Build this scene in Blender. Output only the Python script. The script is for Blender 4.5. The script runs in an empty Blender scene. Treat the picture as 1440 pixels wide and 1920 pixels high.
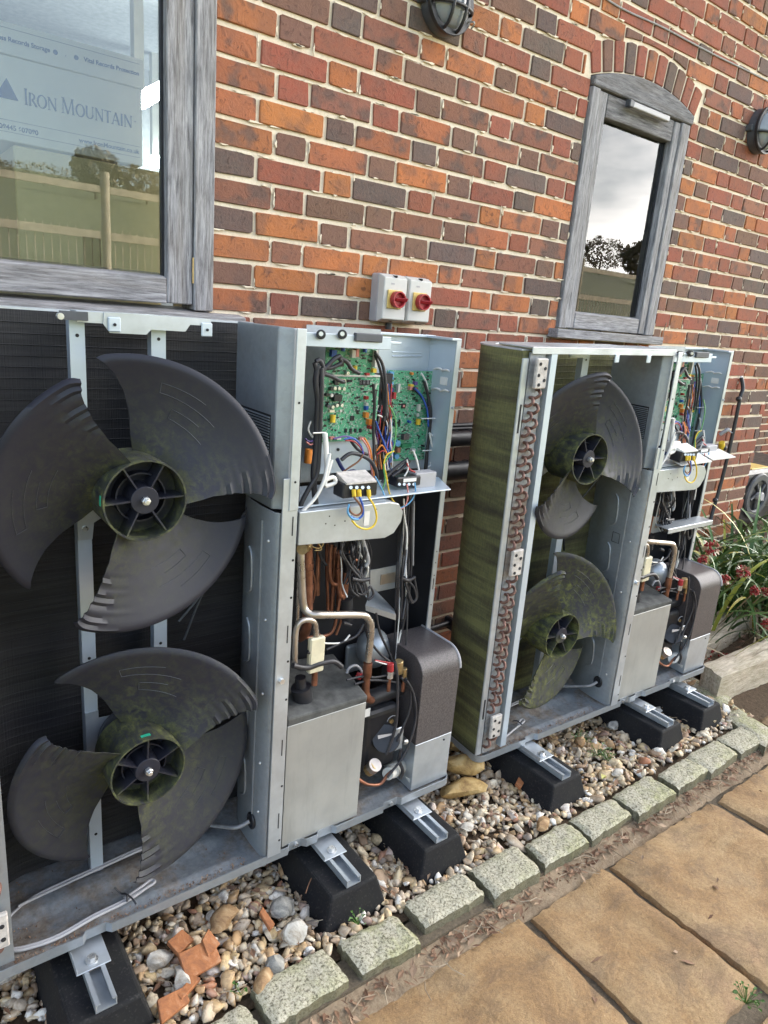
import bpy, math, random
import numpy as np
from mathutils import Vector, Matrix
random.seed(11); np.random.seed(11)
sc = bpy.context.scene
R = math.radians

# ------------------------------------------------------------------ camera
CAM = np.array([-1.0051660, -2.0354541, 1.4953798])
CR = np.array([[0.80171813, -0.59211087, 0.08156445],
               [-0.10016438, -0.26763046, -0.95830112],
               [0.58924963, 0.76011753, -0.27387261]])   # rows: right, down, forward
F = 1311.18
cam = bpy.data.cameras.new('camera'); camo = bpy.data.objects.new('camera', cam)
sc.collection.objects.link(camo); sc.camera = camo
cam.sensor_fit = 'VERTICAL'; cam.sensor_height = 36.0; cam.lens = F/1920*36.0
cam.clip_start = 0.02; cam.clip_end = 900
m = Matrix.Identity(4)
for i in range(3):
    m[i][0] = CR[0][i]; m[i][1] = -CR[1][i]; m[i][2] = -CR[2][i]; m[i][3] = CAM[i]
camo.matrix_world = m

# ------------------------------------------------------------------ sky, sun, exposure
SUN_AZ, SUN_EL = 60.0, 24.0        # azimuth from +Y towards +X: behind the building
w = bpy.data.worlds.new('World'); sc.world = w; w.use_nodes = True
wt = w.node_tree; wt.nodes.clear()
def wn(t, **k):
    n = wt.nodes.new(t)
    for a, b in k.items(): setattr(n, a, b)
    return n
sky = wn('ShaderNodeTexSky', sky_type='NISHITA', sun_disc=False)
sky.sun_elevation = R(SUN_EL); sky.sun_rotation = R(SUN_AZ); sky.air_density = 1.0; sky.dust_density = 1.2
tc = wn('ShaderNodeTexCoord'); mp = wn('ShaderNodeMapping'); mp.inputs['Scale'].default_value = (1.0, 1.0, 2.6)
mp.inputs['Location'].default_value = (0.35, 1.1, 0.2)
nz = wn('ShaderNodeTexNoise'); nz.inputs['Scale'].default_value = 2.1; nz.inputs['Detail'].default_value = 7; nz.inputs['Roughness'].default_value = .55
cr = wn('ShaderNodeValToRGB'); cr.color_ramp.elements[0].position = .43; cr.color_ramp.elements[1].position = .62
cr.color_ramp.elements[0].color = (0.13,)*3+(1,); cr.color_ramp.elements[1].color = (1,)*4
mx = wn('ShaderNodeMixRGB'); cb_ = wn('ShaderNodeValToRGB'); cb_.color_ramp.elements[0].position = .35; cb_.color_ramp.elements[1].position = .85   # clouds brighten towards the sun's side
cb_.color_ramp.elements[0].color = (.40, .41, .425, 1); cb_.color_ramp.elements[1].color = (1, 1, 1, 1)
cg_ = wn('ShaderNodeMixRGB', blend_type='MULTIPLY'); cg_.inputs[0].default_value = 1; cg_.inputs[2].default_value = (25.5, 24.6, 23.4, 1)
wt.links.new(cb_.outputs[0], cg_.inputs[1]); wt.links.new(cg_.outputs[0], mx.inputs[2])
bg = wn('ShaderNodeBackground'); bg.inputs['Strength'].default_value = 0.11
wo = wn('ShaderNodeOutputWorld')
sxx = wn('ShaderNodeSeparateXYZ'); wt.links.new(tc.outputs['Generated'], sxx.inputs[0])      # more cloud towards +X, bluer sky opposite the wide window
mu = wn('ShaderNodeMath', operation='MULTIPLY_ADD'); mu.inputs[1].default_value = .42; mu.inputs[2].default_value = -.21; wt.links.new(sxx.outputs[0], mu.inputs[0])
wt.links.new(sxx.outputs[0], cb_.inputs[0]); ad = wn('ShaderNodeMath', operation='ADD'); wt.links.new(mu.outputs[0], ad.inputs[0]); wt.links.new(nz.outputs['Fac'], ad.inputs[1])
for a, b in ((tc.outputs['Generated'], mp.inputs[0]), (mp.outputs[0], nz.inputs['Vector']), (ad.outputs[0], cr.inputs[0]),
             (cr.outputs[0], mx.inputs[0]), (sky.outputs[0], mx.inputs[1]), (mx.outputs[0], bg.inputs[0]), (bg.outputs[0], wo.inputs[0])):
    wt.links.new(a, b)
sl = bpy.data.lights.new('sun', 'SUN'); sl.energy = 3.0; sl.angle = R(.53); sl.color = (1, .93, .82)
so = bpy.data.objects.new('sun', sl); sc.collection.objects.link(so)
sd = Vector((math.sin(R(SUN_AZ))*math.cos(R(SUN_EL)), math.cos(R(SUN_AZ))*math.cos(R(SUN_EL)), math.sin(R(SUN_EL))))
so.rotation_euler = sd.to_track_quat('Z', 'Y').to_euler(); so.location = sd*30
sc.view_settings.view_transform = 'Standard'; sc.view_settings.look = 'None'
sc.view_settings.exposure = 2.05; sc.view_settings.gamma = 1; sc.view_settings.use_curve_mapping = False
sc.cycles.max_bounces = 8; sc.cycles.transparent_max_bounces = 12; sc.cycles.diffuse_bounces = 4
sc.cycles.use_adaptive_sampling = True; sc.cycles.adaptive_threshold = 0.02
sc.cycles.use_denoising = True
sc.cycles.caustics_reflective = False; sc.cycles.caustics_refractive = False

# ------------------------------------------------------------------ survey helpers: sight a point of the photo on a known plane
def _ray(x, y):
    return CR.T @ np.array([(x-720)/F, (y-960)/F, 1.0])
def Y(x, y, v): d = _ray(x, y); return tuple(CAM + (v-CAM[1])/d[1]*d)
def Z(x, y, v): d = _ray(x, y); return tuple(CAM + (v-CAM[2])/d[2]*d)
def X(x, y, v): d = _ray(x, y); return tuple(CAM + (v-CAM[0])/d[0]*d)
def proj(p):
    c = CR @ (np.array(p)-CAM)
    if c[2] < .05: return None
    return 720+F*c[0]/c[2], 960+F*c[1]/c[2]

# ------------------------------------------------------------------ materials
class NT:
    def __init__(s, name, rough=.6, metal=0.0, spec=.5):
        s.m = bpy.data.materials.new(name); s.m.use_nodes = True; s.t = s.m.node_tree; s.t.nodes.clear()
        s.o = s.t.nodes.new('ShaderNodeOutputMaterial'); s.p = s.t.nodes.new('ShaderNodeBsdfPrincipled')
        s.l(s.p.outputs[0], s.o.inputs[0])
        s.p.inputs['Roughness'].default_value = rough; s.p.inputs['Metallic'].default_value = metal
        s.p.inputs['Specular IOR Level'].default_value = spec
    def l(s, a, b): s.t.links.new(a, b)
    def n(s, t, **k):
        x = s.t.nodes.new(t)
        for a, b in k.items(): setattr(x, a, b)
        return x
    def co(s, kind='Object', scale=(1, 1, 1), loc=(0, 0, 0)):
        c = s.n('ShaderNodeTexCoord'); q = s.n('ShaderNodeMapping')
        q.inputs['Scale'].default_value = scale; q.inputs['Location'].default_value = loc
        s.l(c.outputs[kind], q.inputs[0]); return q.outputs[0]
    def noise(s, v, scale, detail=4, rough=.6, dist=0):
        x = s.n('ShaderNodeTexNoise'); x.inputs['Scale'].default_value = scale; x.inputs['Detail'].default_value = detail
        x.inputs['Roughness'].default_value = rough; x.inputs['Distortion'].default_value = dist
        if v is not None: s.l(v, x.inputs['Vector'])
        return x.outputs['Fac']
    def ramp(s, f, *st, interp='LINEAR'):
        x = s.n('ShaderNodeValToRGB'); e = x.color_ramp.elements; x.color_ramp.interpolation = interp
        while len(e) < len(st): e.new(.5)
        for i, (p, c) in enumerate(st):
            e[i].position = p; e[i].color = (c if isinstance(c, tuple) else (c, c, c))+(1,)
        s.l(f, x.inputs[0]); return x.outputs[0]
    def mix(s, f, a, b, mode='MIX'):
        x = s.n('ShaderNodeMixRGB', blend_type=mode)
        for i, v in ((0, f), (1, a), (2, b)):
            if hasattr(v, 'is_linked') or hasattr(v, 'links'): s.l(v, x.inputs[i])
            else: x.inputs[i].default_value = v if i == 0 else (v+(1,) if len(v) == 3 else v)
        return x.outputs[0]
    def math(s, op, a, b=0.0):
        x = s.n('ShaderNodeMath', operation=op)
        for i, v in ((0, a), (1, b)):
            if hasattr(v, 'links'): s.l(v, x.inputs[i])
            else: x.inputs[i].default_value = v
        return x.outputs[0]
    def base(s, c):
        if hasattr(c, 'links'): s.l(c, s.p.inputs['Base Color'])
        else: s.p.inputs['Base Color'].default_value = c+(1,)
        return s
    def rgh(s, f): s.l(f, s.p.inputs['Roughness']); return s
    def bump(s, f, strength=.3, dist=.002):
        x = s.n('ShaderNodeBump'); x.inputs['Strength'].default_value = strength; x.inputs['Distance'].default_value = dist
        s.l(f, x.inputs['Height'])
        prev = s.p.inputs['Normal']
        if prev.links: s.l(prev.links[0].from_socket, x.inputs['Normal'])
        s.l(x.outputs[0], prev); return s

def plain(name, col, rough=.5, metal=0., var=.12, scale=30, bump=0.0, spec=.5):
    n = NT(name, rough, metal, spec); v = n.co()
    f = n.noise(v, scale, 4); c2 = tuple(max(0, x*(1-var*1.6)) for x in col); c1 = tuple(min(1, x*(1+var)) for x in col)
    n.base(n.ramp(f, (.3, c2), (.7, c1)))
    n.rgh(n.ramp(f, (.3, max(.02, rough-.08)), (.75, min(1, rough+.12))))
    if bump: n.bump(n.noise(v, scale*4, 3), bump, .001)
    return n.m
M = {}
# brick: base tone comes from each brick's own colour
n = NT('brick_clay', .85, 0, .25); v = n.co(); oi = n.n('ShaderNodeObjectInfo')
add = n.n('ShaderNodeVectorMath', operation='ADD'); sx = n.n('ShaderNodeCombineXYZ'); rm = n.math('MULTIPLY', oi.outputs['Random'], 37.0)
for i in range(3): n.l(rm, sx.inputs[i])
n.l(v, add.inputs[0]); n.l(sx.outputs[0], add.inputs[1]); vv = add.outputs[0]
big = n.noise(vv, 15, 2, .5); fine = n.noise(vv, 110, 6, .75); st = n.noise(vv, 30, 5, .65, 2.2); hue = n.noise(vv, 9, 4, .6)
patch = n.ramp(big, (.50, 0.0), (.64, .8))
amt = n.math('MULTIPLY', patch, oi.outputs['Alpha'])
c = n.mix(amt, oi.outputs['Color'], (.085, .068, .064))
c = n.mix(n.ramp(fine, (.3, 0.), (.8, .38)), c, n.mix(.5, c, (.5, .30, .2)))
c = n.mix(n.ramp(hue, (.42, 0.), (.66, .7)), c, n.mix(.6, c, (.20, .105, .08)))
c = n.mix(n.ramp(st, (.56, 0.), (.66, .55)), c, (.06, .035, .03)); c = n.mix(n.ramp(fine, (.66, 0.), (.78, .5)), c, (.45, .30, .20))
n.base(c); n.bump(fine, .8, .0016); n.bump(st, .7, .004); M['brick'] = n.m
n = NT('mortar', .95, 0, .2); v = n.co('Object')
f = n.noise(v, 12, 4); f2 = n.noise(v, 140, 4, .7)
n.base(n.mix(n.ramp(f2, (.35, 0.), (.75, .45)), n.ramp(f, (.3, (.76, .64, .48)), (.7, (.90, .80, .64))), (.62, .51, .38)))
n.bump(f2, .8, .002); n.bump(n.noise(v, 45, 3), .6, .004); M['mortar'] = n.m
def oak(name, scl, dark=1.0):
    n = NT(name, .82, 0, .25); v = n.co('Object', scl)
    g = n.noise(v, 14, 8, .72, .25); g2 = n.noise(v, 3.0, 3, .5, .6); big = n.noise(n.co('Object'), 6, 3)
    c = n.ramp(g, (.30, (.07*dark, .067*dark, .07*dark)), (.46, (.26*dark, .252*dark, .262*dark)), (.66, (.50*dark, .49*dark, .50*dark)))
    c = n.mix(n.ramp(g2, (.4, 0.), (.7, .4)), c, (.24*dark, .20*dark, .16*dark))
    c = n.mix(n.ramp(big, (.45, 0.), (.7, .3)), c, (.16*dark, .16*dark, .165*dark))
    n.base(c); n.bump(g, .9, .003); return n.m
M['oak_v'] = oak('weathered_oak_upright', (9, 9, .7)); M['oak_h'] = oak('weathered_oak_level', (.7, 9, 9))
M['oak_d'] = oak('weathered_oak_dark', (.8, 8, 8), .62)  # same oak in a darker tone, for the arched head and top rail
n = NT('galvanised_steel', .42, .55); v = n.co()
vo = n.n('ShaderNodeTexVoronoi'); vo.inputs['Scale'].default_value = 85; n.l(v, vo.inputs['Vector'])
big = n.noise(v, 5, 4); sp = n.ramp(vo.outputs['Color'], (.2, (.345, .375, .405)), (.8, (.385, .415, .445)))
dirt = n.ramp(n.noise(v, 22, 6, .7), (.52, 0.), (.75, .45))
n.base(n.mix(dirt, n.mix(n.ramp(big, (.35, 0.), (.7, .5)), sp, (.29, .325, .36)), (.26, .25, .23)))
n.rgh(n.ramp(big, (.3, .34), (.7, .55))); n.bump(n.noise(v, 9, 2), .05, .003); M['galv'] = n.m
n = NT('galvanised_plain', .36, .6); v = n.co(); big = n.noise(v, 7, 4); f = n.noise(v, 60, 3)
n.base(n.mix(n.ramp(f, (.4, 0.), (.8, .3)), n.ramp(big, (.3, (.47, .51, .55)), (.7, (.60, .64, .68))), (.38, .40, .42)))
n.rgh(n.ramp(big, (.3, .28), (.7, .5))); n.bump(n.noise(v, 5, 2), .08, .004); M['galv2'] = n.m
n = NT('pale_coated_steel', .35, .35); v = n.co(); big = n.noise(v, 6, 4)
n.base(n.ramp(big, (.3, (.50, .58, .66)), (.7, (.60, .67, .74)))); M['paleblue'] = n.m
n = NT('pressed_cover_steel', .42, .35); v = n.co(); a = n.noise(v, 5, 5, .6); b = n.noise(n.co('Object', (14, 14, 2)), 3, 5, .7)
n.base(n.mix(n.ramp(b, (.5, 0.), (.75, .4)), n.ramp(a, (.3, (.34, .345, .335)), (.7, (.47, .47, .44))), (.26, .26, .25))); n.rgh(n.ramp(a, (.3, .33), (.7, .55))); M['cover'] = n.m
# dirty pan
n = NT('pan_steel_dirty', .6, .3); v = n.co(); a = n.noise(v, 9, 6, .7); b = n.noise(v, 55, 5, .7); p3 = n.noise(v, 4, 4)
c = n.ramp(b, (.3, (.20, .22, .24)), (.7, (.34, .36, .38)))
c = n.mix(n.ramp(a, (.44, 0.), (.60, .85)), c, n.ramp(b, (.3, (.14, .10, .07)), (.7, (.33, .27, .21))))
n.base(c); n.bump(b, .5, .002); n.rgh(n.ramp(a, (.4, .42), (.6, .9))); M['pan'] = n.m
def moss(n, v, c, lo, hi, amt=.9):
    g = n.noise(v, 26, 8, .75); g2 = n.noise(v, 7, 4)
    f = n.math('MULTIPLY', n.ramp(n.math('ADD', n.math('MULTIPLY', g, .6), n.math('MULTIPLY', g2, .4)), (lo, 0.), (hi, 1.)), amt)
    return n.mix(f, c, n.ramp(g, (.35, (.045, .06, .012)), (.7, (.17, .20, .045))))
def fanmat(name, mossy):
    n = NT(name, .46, 0, .32); v = n.co()
    sp = n.n('ShaderNodeSeparateXYZ'); n.l(v, sp.inputs[0])
    r = n.math('SQRT', n.math('ADD', n.math('POWER', sp.outputs[0], 2.0), n.math('POWER', sp.outputs[2], 2.0)))
    g = n.noise(v, 30, 8, .75); g2 = n.noise(v, 6, 4); g3 = n.noise(v, 4, 3)
    far_ = .55 if mossy > 1 else (.10 if mossy > .6 else .06)
    near = n.ramp(r, (.055, .0), (.076, 1.0), (.082, 1.0), (.115, .45), (.27, .35 if mossy > 1 else (.10 if mossy > .7 else 0.)))
    hubf = n.math('MULTIPLY', n.ramp(r, (.066, 0.), (.074, 1.), (.084, 1.), (.10, 0.)), n.ramp(g, (.44, 0.), (.62, .65)))
    f = n.math('MULTIPLY', n.math('ADD', near, n.ramp(g2, (.45, 0.), (.7, mossy*far_))), n.ramp(n.noise(n.co('Object', (1, .3, 1)), 55, 9, .8, .6), (.42, 0.), (.60, 1.)))
    f = n.math('MINIMUM', n.math('MAXIMUM', n.math('MULTIPLY', f, mossy), hubf), .92)
    base = n.mix(n.ramp(g3, (.35, 0.), (.7, .5)), (.020, .021, .032), (.031, .031, .040))
    n.base(n.mix(f, base, n.ramp(g, (.4, (.06, .066, .022)), (.7, (.20, .215, .07)))))
    n.rgh(n.ramp(f, (0., .44), (.5, .85))); n.bump(n.noise(v, 120, 3), .06, .0006)
    return n.m
M['fan_a'] = fanmat('fan_plastic_clean', .55); M['fan_b'] = fanmat('fan_plastic_algae', .75); M['fan_c'] = fanmat('fan_plastic_green', 1.25)
def coil(name, mossy, side=False):
    n = NT(name, .7, .1, .4); v = n.co(); sp = n.n('ShaderNodeSeparateXYZ'); n.l(v, sp.inputs[0])
    a = n.noise(n.co('Object', (2, 2, 60)), 3, 3); b = n.noise(n.co('Object', (180, 180, 2)), 3, 2)
    c = n.mix(n.ramp(a, (.35, 0.), (.75, .55)), (.014, .014, .018), (.05, .048, .052))
    if mossy:
        band = n.noise(n.co('Object', (.7, .7, 9)), 2.2, 4, .6, .3)
        g = n.noise(n.co('Object', (60, 60, 14)), 3, 7, .75); g2 = n.noise(v, 5, 3)
        k = n.math('ADD', n.math('MULTIPLY', band, .62), n.math('ADD', n.math('MULTIPLY', g, .26), n.math('MULTIPLY', g2, .15)))
        green = n.ramp(k, (.40, (.062, .056, .038)), (.49, (.115, .112, .055)), (.60, (.235, .235, .095)))
        topd = n.ramp(sp.outputs[2], (1.18/2, 1.), (1.26/2, .25)) if False else None
        c = n.mix(mossy, c, green)
    n.base(c); n.bump(b, .6, .002); n.bump(a, .4, .002); return n.m
M['coil'] = coil('coil_fins_black', .025); M['coil_g1'] = coil('coil_fins_green_tinge', .35); M['coil_g2'] = coil('coil_fins_mossy', .92)
M['copper'] = plain('copper_dull', (.30, .135, .085), .42, .75, .3, 25)
M['copper_old'] = plain('copper_oxidised', (.24, .130, .100), .6, .4, .45, 60, .4)
M['silverpipe'] = plain('plated_pipe', (.52, .47, .42), .3, .8, .2, 12)
M['brass'] = plain('brass', (.55, .40, .20), .35, .8, .2, 40)
M['zinc'] = plain('bright_zinc', (.70, .70, .69), .3, .8, .1, 60)
M['whiteplate'] = plain('chalky_white_plate', (.55, .51, .47), .8, 0, .2, 60, .5)
M['hole'] = plain('dark_hole', (.02, .02, .022), .8)
M['black'] = plain('black_plastic', (.022, .022, .026), .38, 0, .3, 20)
M['blackcable'] = plain('black_cable', (.028, .028, .034), .45, 0, .2, 20)
M['blackfoam'] = plain('black_foam', (.014, .014, .018), .75, 0, .3, 18)
M['darkgrey'] = plain('dark_grey_plastic', (.07, .075, .085), .5, 0, .2, 20)
M['felt'] = plain('dusty_felt', (.095, .095, .09), .95, 0, .35, 25, .5)
M['vessel'] = plain('speckled_brown_coating', (.105, .092, .092), .42, .1, .35, 260, .25)
M['whitepl'] = plain('white_plastic', (.62, .61, .57), .4, 0, .06, 10)
M['greypl'] = plain('grey_plastic', (.42, .41, .42), .5, 0, .08, 10)
M['white'] = plain('white_wire', (.78, .77, .74), .45, 0, .05)
M['cream'] = plain('cream_plastic', (.70, .64, .46), .5, 0, .1)
for k, c in dict(yellowplate=(.72, .52, .16), red=(.40, .03, .035), blue=(.03, .10, .42), yellow=(.75, .52, .04), orange=(.75, .25, .04), brown=(.18, .07, .03),
                 purple=(.12, .07, .25), pink=(.65, .25, .22), lightblue=(.12, .35, .60), greenw=(.10, .32, .10), navy=(.02, .03, .14),
                 grey=(.30, .30, .31), pcb=(.02, .20, .085), pcb2=(.03, .27, .13), pcbtrace=(.30, .42, .34), teal=(.03, .42, .25)).items():
    M[k] = plain(k+'_plastic', c, .42, 0, .12, 60)
n = NT('circuit_board_green', .35); v = n.co(); br = n.n('ShaderNodeTexBrick'); br.inputs['Scale'].default_value = 90
br.inputs['Mortar Size'].default_value = .035; br.inputs['Color1'].default_value = (.03, .27, .14, 1); br.inputs['Color2'].default_value = (.05, .36, .20, 1)
br.inputs['Mortar'].default_value = (.16, .40, .25, 1)
sp = n.n('ShaderNodeSeparateXYZ'); n.l(v, sp.inputs[0]); cb = n.n('ShaderNodeCombineXYZ'); n.l(sp.outputs[0], cb.inputs[0]); n.l(sp.outputs[2], cb.inputs[1]); n.l(cb.outputs[0], br.inputs['Vector'])
n.base(n.mix(n.ramp(n.noise(v, 170, 2), (.58, 0.), (.64, .8)), br.outputs[0], (.45, .52, .45))); M['board'] = n.m
n = NT('rubber', .78, 0, .35); v = n.co(); f = n.noise(v, 8, 5); g = n.noise(v, 160, 3)
n.base(n.mix(n.ramp(g, (.56, 0.), (.72, .55)), n.ramp(f, (.35, (.006, .006, .009)), (.75, (.018, .018, .016))), (.06, .056, .05))); n.bump(g, .35, .001); M['rubber'] = n.m
n = NT('granite_sett', .85, 0, .3); v = n.co(); a = n.noise(v, 150, 3, .8); b = n.noise(v, 14, 5, .7)
gi = n.n('ShaderNodeObjectInfo'); cc = n.ramp(a, (.38, (.13, .115, .08)), (.46, (.38, .35, .26)), (.64, (.58, .54, .42)))
cc = n.mix(n.math('MULTIPLY', n.ramp(b, (.44, 0.), (.66, .8)), n.math('ADD', n.math('MULTIPLY', gi.outputs['Random'], .8), .12)), cc, n.ramp(a, (.4, (.13, .14, .035)), (.6, (.36, .37, .14))))
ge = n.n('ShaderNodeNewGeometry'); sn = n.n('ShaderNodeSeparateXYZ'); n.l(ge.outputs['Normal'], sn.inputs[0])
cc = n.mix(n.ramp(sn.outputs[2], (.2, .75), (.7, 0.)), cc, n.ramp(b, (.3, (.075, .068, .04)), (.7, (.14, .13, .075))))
n.base(cc); n.bump(a, .5, .002); n.bump(n.noise(v, 30, 5, .7), .7, .005); M['granite'] = n.m
n = NT('sandstone_paving', .82, 0, .3); v = n.co(); gi = n.n('ShaderNodeObjectInfo')
a = n.noise(v, 3.2, 6, .6, .8); b = n.noise(v, 90, 5, .75); d = n.noise(n.co('Object', (1, 1.5, 1)), 5, 7, .68, .5)
c = n.ramp(a, (.28, (.22, .135, .075)), (.43, (.37, .225, .105)), (.56, (.46, .31, .16)), (.72, (.33, .20, .12)))
c = n.mix(n.ramp(d, (.48, 0.), (.66, .62)), c, (.15, .105, .075)); g3_ = n.noise(v, 330, 3, .8); c = n.mix(n.ramp(g3_, (.30, .55), (.46, 0.)), c, (.10, .065, .04)); c = n.mix(n.ramp(g3_, (.60, 0.), (.72, .6)), c, (.62, .50, .34))
c = n.mix(n.ramp(b, (.35, .40), (.6, 0.)), c, (.13, .085, .05)); c = n.mix(n.ramp(b, (.62, 0.), (.8, .5)), c, (.52, .38, .22))
n.base(c); n.bump(g3_, .7, .0012); n.bump(b, 1, .003); n.bump(d, .9, .010); M['paving'] = n.m
n = NT('sandy_joint', .95, 0, .2); v = n.co(); a = n.noise(v, 10, 5, .7); b = n.noise(v, 120, 5, .8)
n.base(n.mix(n.ramp(b, (.35, 0.), (.7, .6)), n.ramp(a, (.35, (.15, .10, .065)), (.65, (.34, .25, .16))), (.44, .35, .24))); n.bump(b, .9, .004); M['sand'] = n.m
n = NT('paving_joint_mortar', .95, 0, .2); v = n.co(); b = n.noise(v, 90, 5, .8)
n.base(n.ramp(b, (.3, (.085, .070, .050)), (.7, (.19, .15, .105)))); n.bump(b, .9, .003); M['joint'] = n.m
n = NT('bedding_soil', .95, 0, .2); v = n.co(); b = n.noise(v, 60, 6, .8)
n.base(n.ramp(b, (.3, (.05, .035, .022)), (.7, (.16, .11, .07)))); n.bump(b, 1, .008); M['soil'] = n.m
n = NT('flint_gravel', .55, 0, .4); v = n.co(); ge = n.n('ShaderNodeNewGeometry')
c = n.ramp(ge.outputs['Random Per Island'], (0., (.64, .50, .30)), (.15, (.50, .31, .15)), (.30, (.68, .58, .42)), (.46, (.36, .23, .14)), (.56, (.74, .67, .54)),
           (.70, (.62, .46, .24)), (.83, (.28, .24, .21)), (.88, (.42, .17, .08)), (.92, (.80, .76, .68)))
b = n.noise(v, 70, 5, .7); s2 = n.noise(v, 30, 3)
c = n.mix(n.ramp(b, (.38, .55), (.52, 0.)), c, (.24, .15, .085)); c = n.mix(n.ramp(s2, (.58, 0.), (.68, .6)), c, (.60, .54, .44))
n.base(c); n.bump(b, .5, .002); M['gravel'] = n.m
def stone(name, c1, c2, c3):
    n = NT(name, .7, 0, .3); v = n.co(); a = n.noise(v, 22, 6, .7, .5); b = n.noise(v, 120, 4, .7)
    n.base(n.mix(n.ramp(b, (.55, 0.), (.75, .5)), n.ramp(a, (.34, c1), (.5, c2), (.66, c3)), c1)); n.bump(b, .4, .0015); n.bump(a, .6, .005); return n.m
M['flint_w'] = stone('white_flint', (.28, .22, .16), (.56, .52, .45), (.70, .68, .63))
M['flint_g'] = stone('grey_flint', (.10, .10, .10), (.30, .29, .26), (.46, .44, .39))
M['flint_t'] = stone('tan_flint', (.20, .11, .055), (.38, .24, .12), (.52, .40, .25))
M['ochre'] = stone('ochre_sandstone', (.22, .13, .05), (.42, .28, .11), (.54, .40, .20))
M['terra'] = stone('terracotta', (.24, .10, .05), (.40, .155, .06), (.50, .27, .15))
def leafm(name, a, b, c=None, rough=.45):
    n = NT(name, rough, 0, .4); ge = n.n('ShaderNodeObjectInfo'); g2 = n.n('ShaderNodeNewGeometry'); v = n.co('Object')
    k = n.math('FRACT', n.math('ADD', ge.outputs['Random'], g2.outputs['Random Per Island']))
    st = [(0., a), (.6, b)] + ([(.95, c)] if c else [])
    n.base(n.mix(n.ramp(n.noise(v, 14, 3), (.4, 0.), (.7, .3)), n.ramp(k, *st), a)); return n.m
M['leaf'] = leafm('strap_leaf_green', (.035, .085, .020), (.075, .155, .038), (.15, .22, .07))
M['leafdry'] = leafm('strap_leaf_dry', (.17, .12, .07), (.34, .26, .16))
M['leafyel'] = leafm('strap_leaf_yellow', (.32, .36, .06), (.42, .34, .06))
M['seed'] = leafm('red_seed', (.22, .012, .012), (.36, .03, .025)); M['husk'] = leafm('dry_husk', (.26, .17, .10), (.36, .25, .15))
M['litter'] = leafm('dead_leaf', (.14, .07, .04), (.30, .18, .11), (.42, .30, .20), .8)
M['twig'] = leafm('dry_twig', (.20, .14, .09), (.42, .34, .24), None, .8)
M['weed'] = leafm('weed_leaf', (.05, .12, .02), (.10, .20, .04))
M['grassf'] = stone('field_grass', (.09, .115, .045), (.17, .18, .075), (.25, .22, .12))
M['tree_l'] = leafm('hedge_leaf', (.10, .09, .05), (.20, .16, .10), (.28, .22, .15), .8)
M['bark'] = plain('bark', (.12, .09, .06), .9, 0, .3, 20)
M['fencewood'] = plain('fence_wood', (.60, .51, .37), .8, 0, .2, 12)
n = NT('sleeper_oak', .9, 0, .2); v = n.co('Object', (1.2, 9, 9)); g = n.noise(v, 9, 8, .75, .5); q = n.noise(n.co(), 12, 4)
n.base(n.mix(n.ramp(q, (.45, 0.), (.7, .4)), n.ramp(g, (.28, (.13, .10, .07)), (.40, (.42, .35, .26)), (.62, (.70, .62, .49))), (.30, .27, .16))); n.bump(g, 1, .006); M['sleeper'] = n.m
n = NT('window_glass', .0); n.t.nodes.remove(n.p)
gl = n.n('ShaderNodeBsdfGlossy'); gl.inputs['Roughness'].default_value = 0.0; tr = n.n('ShaderNodeBsdfTransparent'); tr.inputs[0].default_value = (.9, .93, .92, 1)
fr = n.n('ShaderNodeFresnel'); fr.inputs['IOR'].default_value = 1.55; ms = n.n('ShaderNodeMixShader')
n.l(n.math('MINIMUM', n.math('ADD', n.math('MULTIPLY', fr.outputs[0], 1.5), .025), 1.0), ms.inputs[0]); n.l(tr.outputs[0], ms.inputs[1]); n.l(gl.outputs[0], ms.inputs[2]); n.l(ms.outputs[0], n.o.inputs[0]); M['glass'] = n.m
n = NT('lamp_glass', .12, 0, .8); n.base((.24, .26, .28)); M['lampglass'] = n.m
n = NT('tube_light'); n.p.inputs['Emission Color'].default_value = (.93, 1, .97, 1); n.p.inputs['Emission Strength'].default_value = 36; M['tube'] = n.m
M['room'] = plain('room_paint', (.34, .35, .37), .9); M['cabinet'] = plain('cabinet_cream', (.66, .58, .36), .5, 0, .04); M['card'] = plain('white_card', (.80, .80, .80), .7, 0, .03, 6)
M['cardblue'] = plain('blue_print', (.05, .10, .28), .7); M['cabdark'] = plain('cabinet_dark_panel', (.22, .18, .09), .6)  # cabdark: own colour of the dark handle rectangle on the cabinet front

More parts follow.
